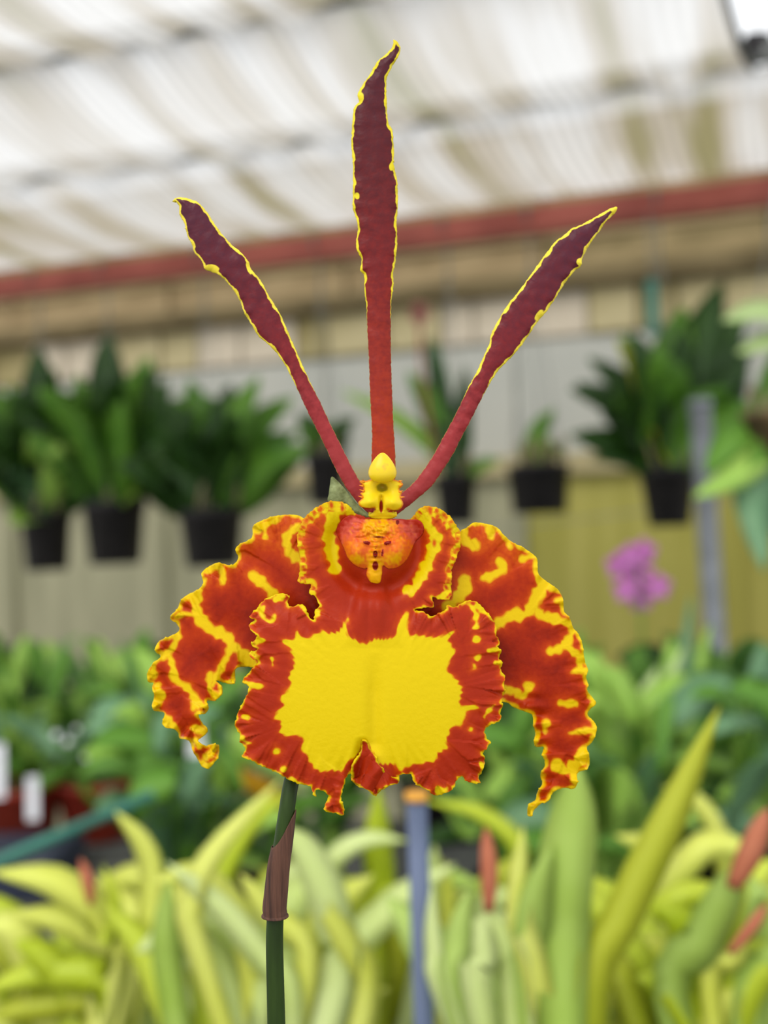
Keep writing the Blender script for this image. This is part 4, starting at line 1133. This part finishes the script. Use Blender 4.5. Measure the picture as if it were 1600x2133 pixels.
# ---- column
def blob(name, fn, px, py, rx, ry, rz, h, mat, parent, taper=0.0, seg=24, rings=16, lift=0.0):
    """egg-shaped body centred on a pixel of the flower plane"""
    c = P(px, py, FOCUS - h * U); vs_, fs = [], []
    for i in range(rings + 1):
        th = math.pi * i / rings
        for k in range(seg):
            ph = 2 * math.pi * k / seg
            y0 = math.cos(th); rr = math.sin(th) * (1 - taper * y0)
            vs_.append((RIGHT * (rr * math.cos(ph) * rx) + UP * (y0 * ry) - fwd * (rr * math.sin(ph) * rz + lift * y0 * y0)) * U)
    for i in range(rings):
        for k in range(seg):
            k2 = (k + 1) % seg
            fs.append((i * seg + k, (i + 1) * seg + k, (i + 1) * seg + k2, i * seg + k2))
    me = mesh_from(vs_, fs); bm = bmesh.new(); bm.from_mesh(me); bmesh.ops.remove_doubles(bm, verts=bm.verts, dist=1e-7); bm.to_mesh(me); bm.free()
    return link(name, me, mat, parent, c)


M_cap = noise_col('anther_yellow', srgb(226, 186, 24), srgb(232, 200, 16), scale=260, rough=0.35, translucent=0.1, c3=srgb(226, 160, 60), lo=.3, hi=.6)
M_colm = petal_mat('column_tissue', [srgb(232, 120, 20), srgb(200, 150, 20), srgb(150, 134, 20), srgb(160, 40, 14)], srgb(232, 200, 24), rough=0.35, tr=0.1)
col_out = conv(c3, [(600, 470), (545, 480), (510, 485), (540, 520), (548, 580), (520, 600), (540, 640), (500, 690), (520, 730), (590, 760), (660, 745), (640, 790), (600, 820), (640, 850), (740, 870), (830, 850), (880, 820), (830, 780), (790, 760), (860, 780), (930, 740), (940, 690), (920, 640), (930, 590), (905, 560), (940, 520), (925, 490), (870, 470), (740, 430)])


def colm_h(x, y_, d, s):
    ax, ay = c3(615, 690); bx, by = c3(838, 695); kx, ky = c3(735, 545)
    h = 34 + 8 * (1 - np.exp(-d / 6)) + 14 * np.exp(-(((x - ax) / 15) ** 2 + ((y_ - ay) / 14) ** 2)) + 14 * np.exp(-(((x - bx) / 15) ** 2 + ((y_ - by) / 14) ** 2))
    h -= 20 * np.exp(-(((x - kx) / 15) ** 2 + ((y_ - ky) / 14) ** 2))
    h -= 14 * np.exp(-((x - c3(727, 0)[0]) / 4) ** 2) * np.clip((y_ - c3(0, 600)[1]) / 8, 0, 1) * np.clip((c3(0, 790)[1] - y_) / 8, 0, 1)
    h -= np.clip((y_ - c3(0, 760)[1]) / 15, 0, 1) * 12
    return h


def colm_col(x, y_, d, s):
    kx, ky = c3(735, 545)
    rim = np.exp(-d / 3.5)
    neck = np.clip((y_ - c3(0, 770)[1]) / 6, 0, 1)
    cav = spots(x, y_, [(kx, ky, 17, 13, 0)])
    slit = spots(x, y_, [c3(725, 730) + (4, 14, 0)])
    lowrim = spots(x, y_, [c3(600, 752) + (18, 2.6, .1), c3(850, 775) + (18, 2.6, -.1)])
    f = 6 - 14 * rim * (1 - neck) - 1.5 * np.clip(cav, 0, 20) - 3.5 * neck + noise2(x, y_, 91, 10)
    f = np.minimum(f, -slit * 3); f = np.minimum(f, -lowrim * 6 + 4)
    g = np.clip(np.where(cav > 0, 0.66, np.where((slit > 0) | (lowrim > 0), 1.0, np.where(neck > 0.3, 0.5, 0.1))), 0, 1)
    return np.stack([0.5 + f / 20.0, g, np.zeros_like(f)], 1)


column = sheet('column', col_out, colm_h, colm_col, M_colm, orchid, sp=1.4, jag=0.5, seed=13, thick=12)
# anther cap: a smooth hood that is broad below
cap = blob('anther_cap', None, *c3(738, 350), 27, 31, 17, 46, M_cap, column, taper=0.42)
# fringe teeth on the column wings
for sx, base_l in ((-1, [(545, 490), (535, 530), (545, 580), (530, 640)]), (1, [(915, 480), (918, 530), (915, 590), (925, 640)])):
    for (X, Y) in base_l:
        x0, y0 = c3(X, Y)
        tube('column_fringe', [P(x0 - sx * 3, y0, FOCUS - 38 * U), P(x0 + sx * random.uniform(4, 7), y0 - random.uniform(0, 4), FOCUS - 42 * U)], lambda t: (2.0 * (1 - t) + 0.3) * U,
             bpy.data.materials.get('orange_fringe') or noise_col('orange_fringe', srgb(232, 130, 20), srgb(240, 150, 30), scale=100, rough=0.4), column, seg=6, n=4)

# ---- green bract behind the column
M_bract = noise_col('bract_green', srgb(92, 100, 52), srgb(138, 148, 96), scale=500, rough=0.6, bump=0.3, c3=srgb(150, 156, 120))
br_out = conv(c3, [(240, 436), (222, 520), (212, 600), (205, 680), (300, 740), (480, 830), (620, 850), (640, 820), (560, 770), (470, 680), (380, 570), (300, 480)])
o = sheet('bract', br_out, lambda x, y_, d, s: -34 + 10 * (1 - np.exp(-d / 12)), lambda x, y_, d, s: np.stack([d * 0, d * 0, d * 0], 1), M_bract, orchid, sp=2.2, thick=6)

# ---- stem and sheath
M_stem = noise_col('stem_green', srgb(28, 44, 8), srgb(42, 62, 15), scale=300, stretch=(1, 1, .15), rough=0.5, spec=0.2)
sp_ = [stem_foot.lerp(P(577, 2240, FOCUS), k / 12) for k in range(13)] + [P(576, 2150, FOCUS), P(574, 2060, FOCUS), P(572, 1966, FOCUS), P(574, 1904, FOCUS), P(583, 1790, FOCUS), P(597, 1690, FOCUS), P(609, 1620, FOCUS + .002), P(640, 1500, FOCUS + .007), P(700, 1300, FOCUS + .013),
       P(750, 1150, FOCUS + .012), P(782, 1075, FOCUS + 0.004)]
tube('stem', sp_, lambda t: (19.5 - 5.0 * max(0, (t - .5) * 2)) * U, M_stem, orchid, seg=20, n=220)
M_sheath = noise_col('sheath_brown', srgb(48, 25, 15), srgb(98, 62, 45), scale=900, stretch=(1, 1, .05), rough=0.75, bump=0.4, lo=.3, hi=.7)
cl = [(573, 1909), (573, 1900), (572, 1890), (575, 1860), (581, 1800), (588, 1760), (595, 1715), (600, 1686)]
path = smooth_path([P(x, y_, FOCUS) for x, y_ in cl], 40); fr = frames(path)
vs_, fs = [], []; seg = 28; n = 40; o0 = path[0]
for i in range(n):
    t = i / (n - 1)
    for k in range(seg):
        a = 2 * math.pi * k / seg
        dirv = RIGHT * math.cos(a) - fwd * math.sin(a)
        # slanting mouth: the right side reaches the tip
        reach = 0.70 + 0.30 * (0.5 + 0.5 * math.cos(a)) ** 1.6
        u = t * reach
        j = u * (n - 1); j0 = min(int(j), n - 2); c = path[j0].lerp(path[j0 + 1], j - j0)
        R_ = 26.5 - 0.8 * abs(0) if u < 0.03 else 26.5 - 3.2 * min(1, (u - .03) / .04)
        R_ = R_ - 7.5 * max(0, (u - .35) / .65) ** 1.4 if u > .35 else R_
        R_ = max(R_ + 0.35 * math.sin(a * 13), 17.6 - 2 * u)
        vs_.append(c - o0 + dirv * R_ * U)
for i in range(n - 1):
    for k in range(seg):
        k2 = (k + 1) % seg
        fs.append((i * seg + k, i * seg + k2, (i + 1) * seg + k2, (i + 1) * seg + k))
sh = link('sheath', mesh_from(vs_, fs), M_sheath, orchid, o0)
md = sh.modifiers.new('t', 'SOLIDIFY'); md.thickness = 2 * U; md.offset = -1
# pot of the orchid, below the frame
pot_and_soil(orchid, Vector((stem_foot.x, stem_foot.y, BZ)), 0.05, 0.04, 0.09, M_terra)
for a, l_ in ((0.3, .12), (2.4, .13), (4.0, .10)):
    b = stem_foot + Z * .085 + Vector((math.cos(a), math.sin(a), 0)) * .02
    leaf([b, b + Vector((math.cos(a) * .03, math.sin(a) * .03, .05)), b + Vector((math.cos(a) * .08, math.sin(a) * .08, .075))], .04, G_mid, orchid, prof='oblong', face=(0, -.4, 1))
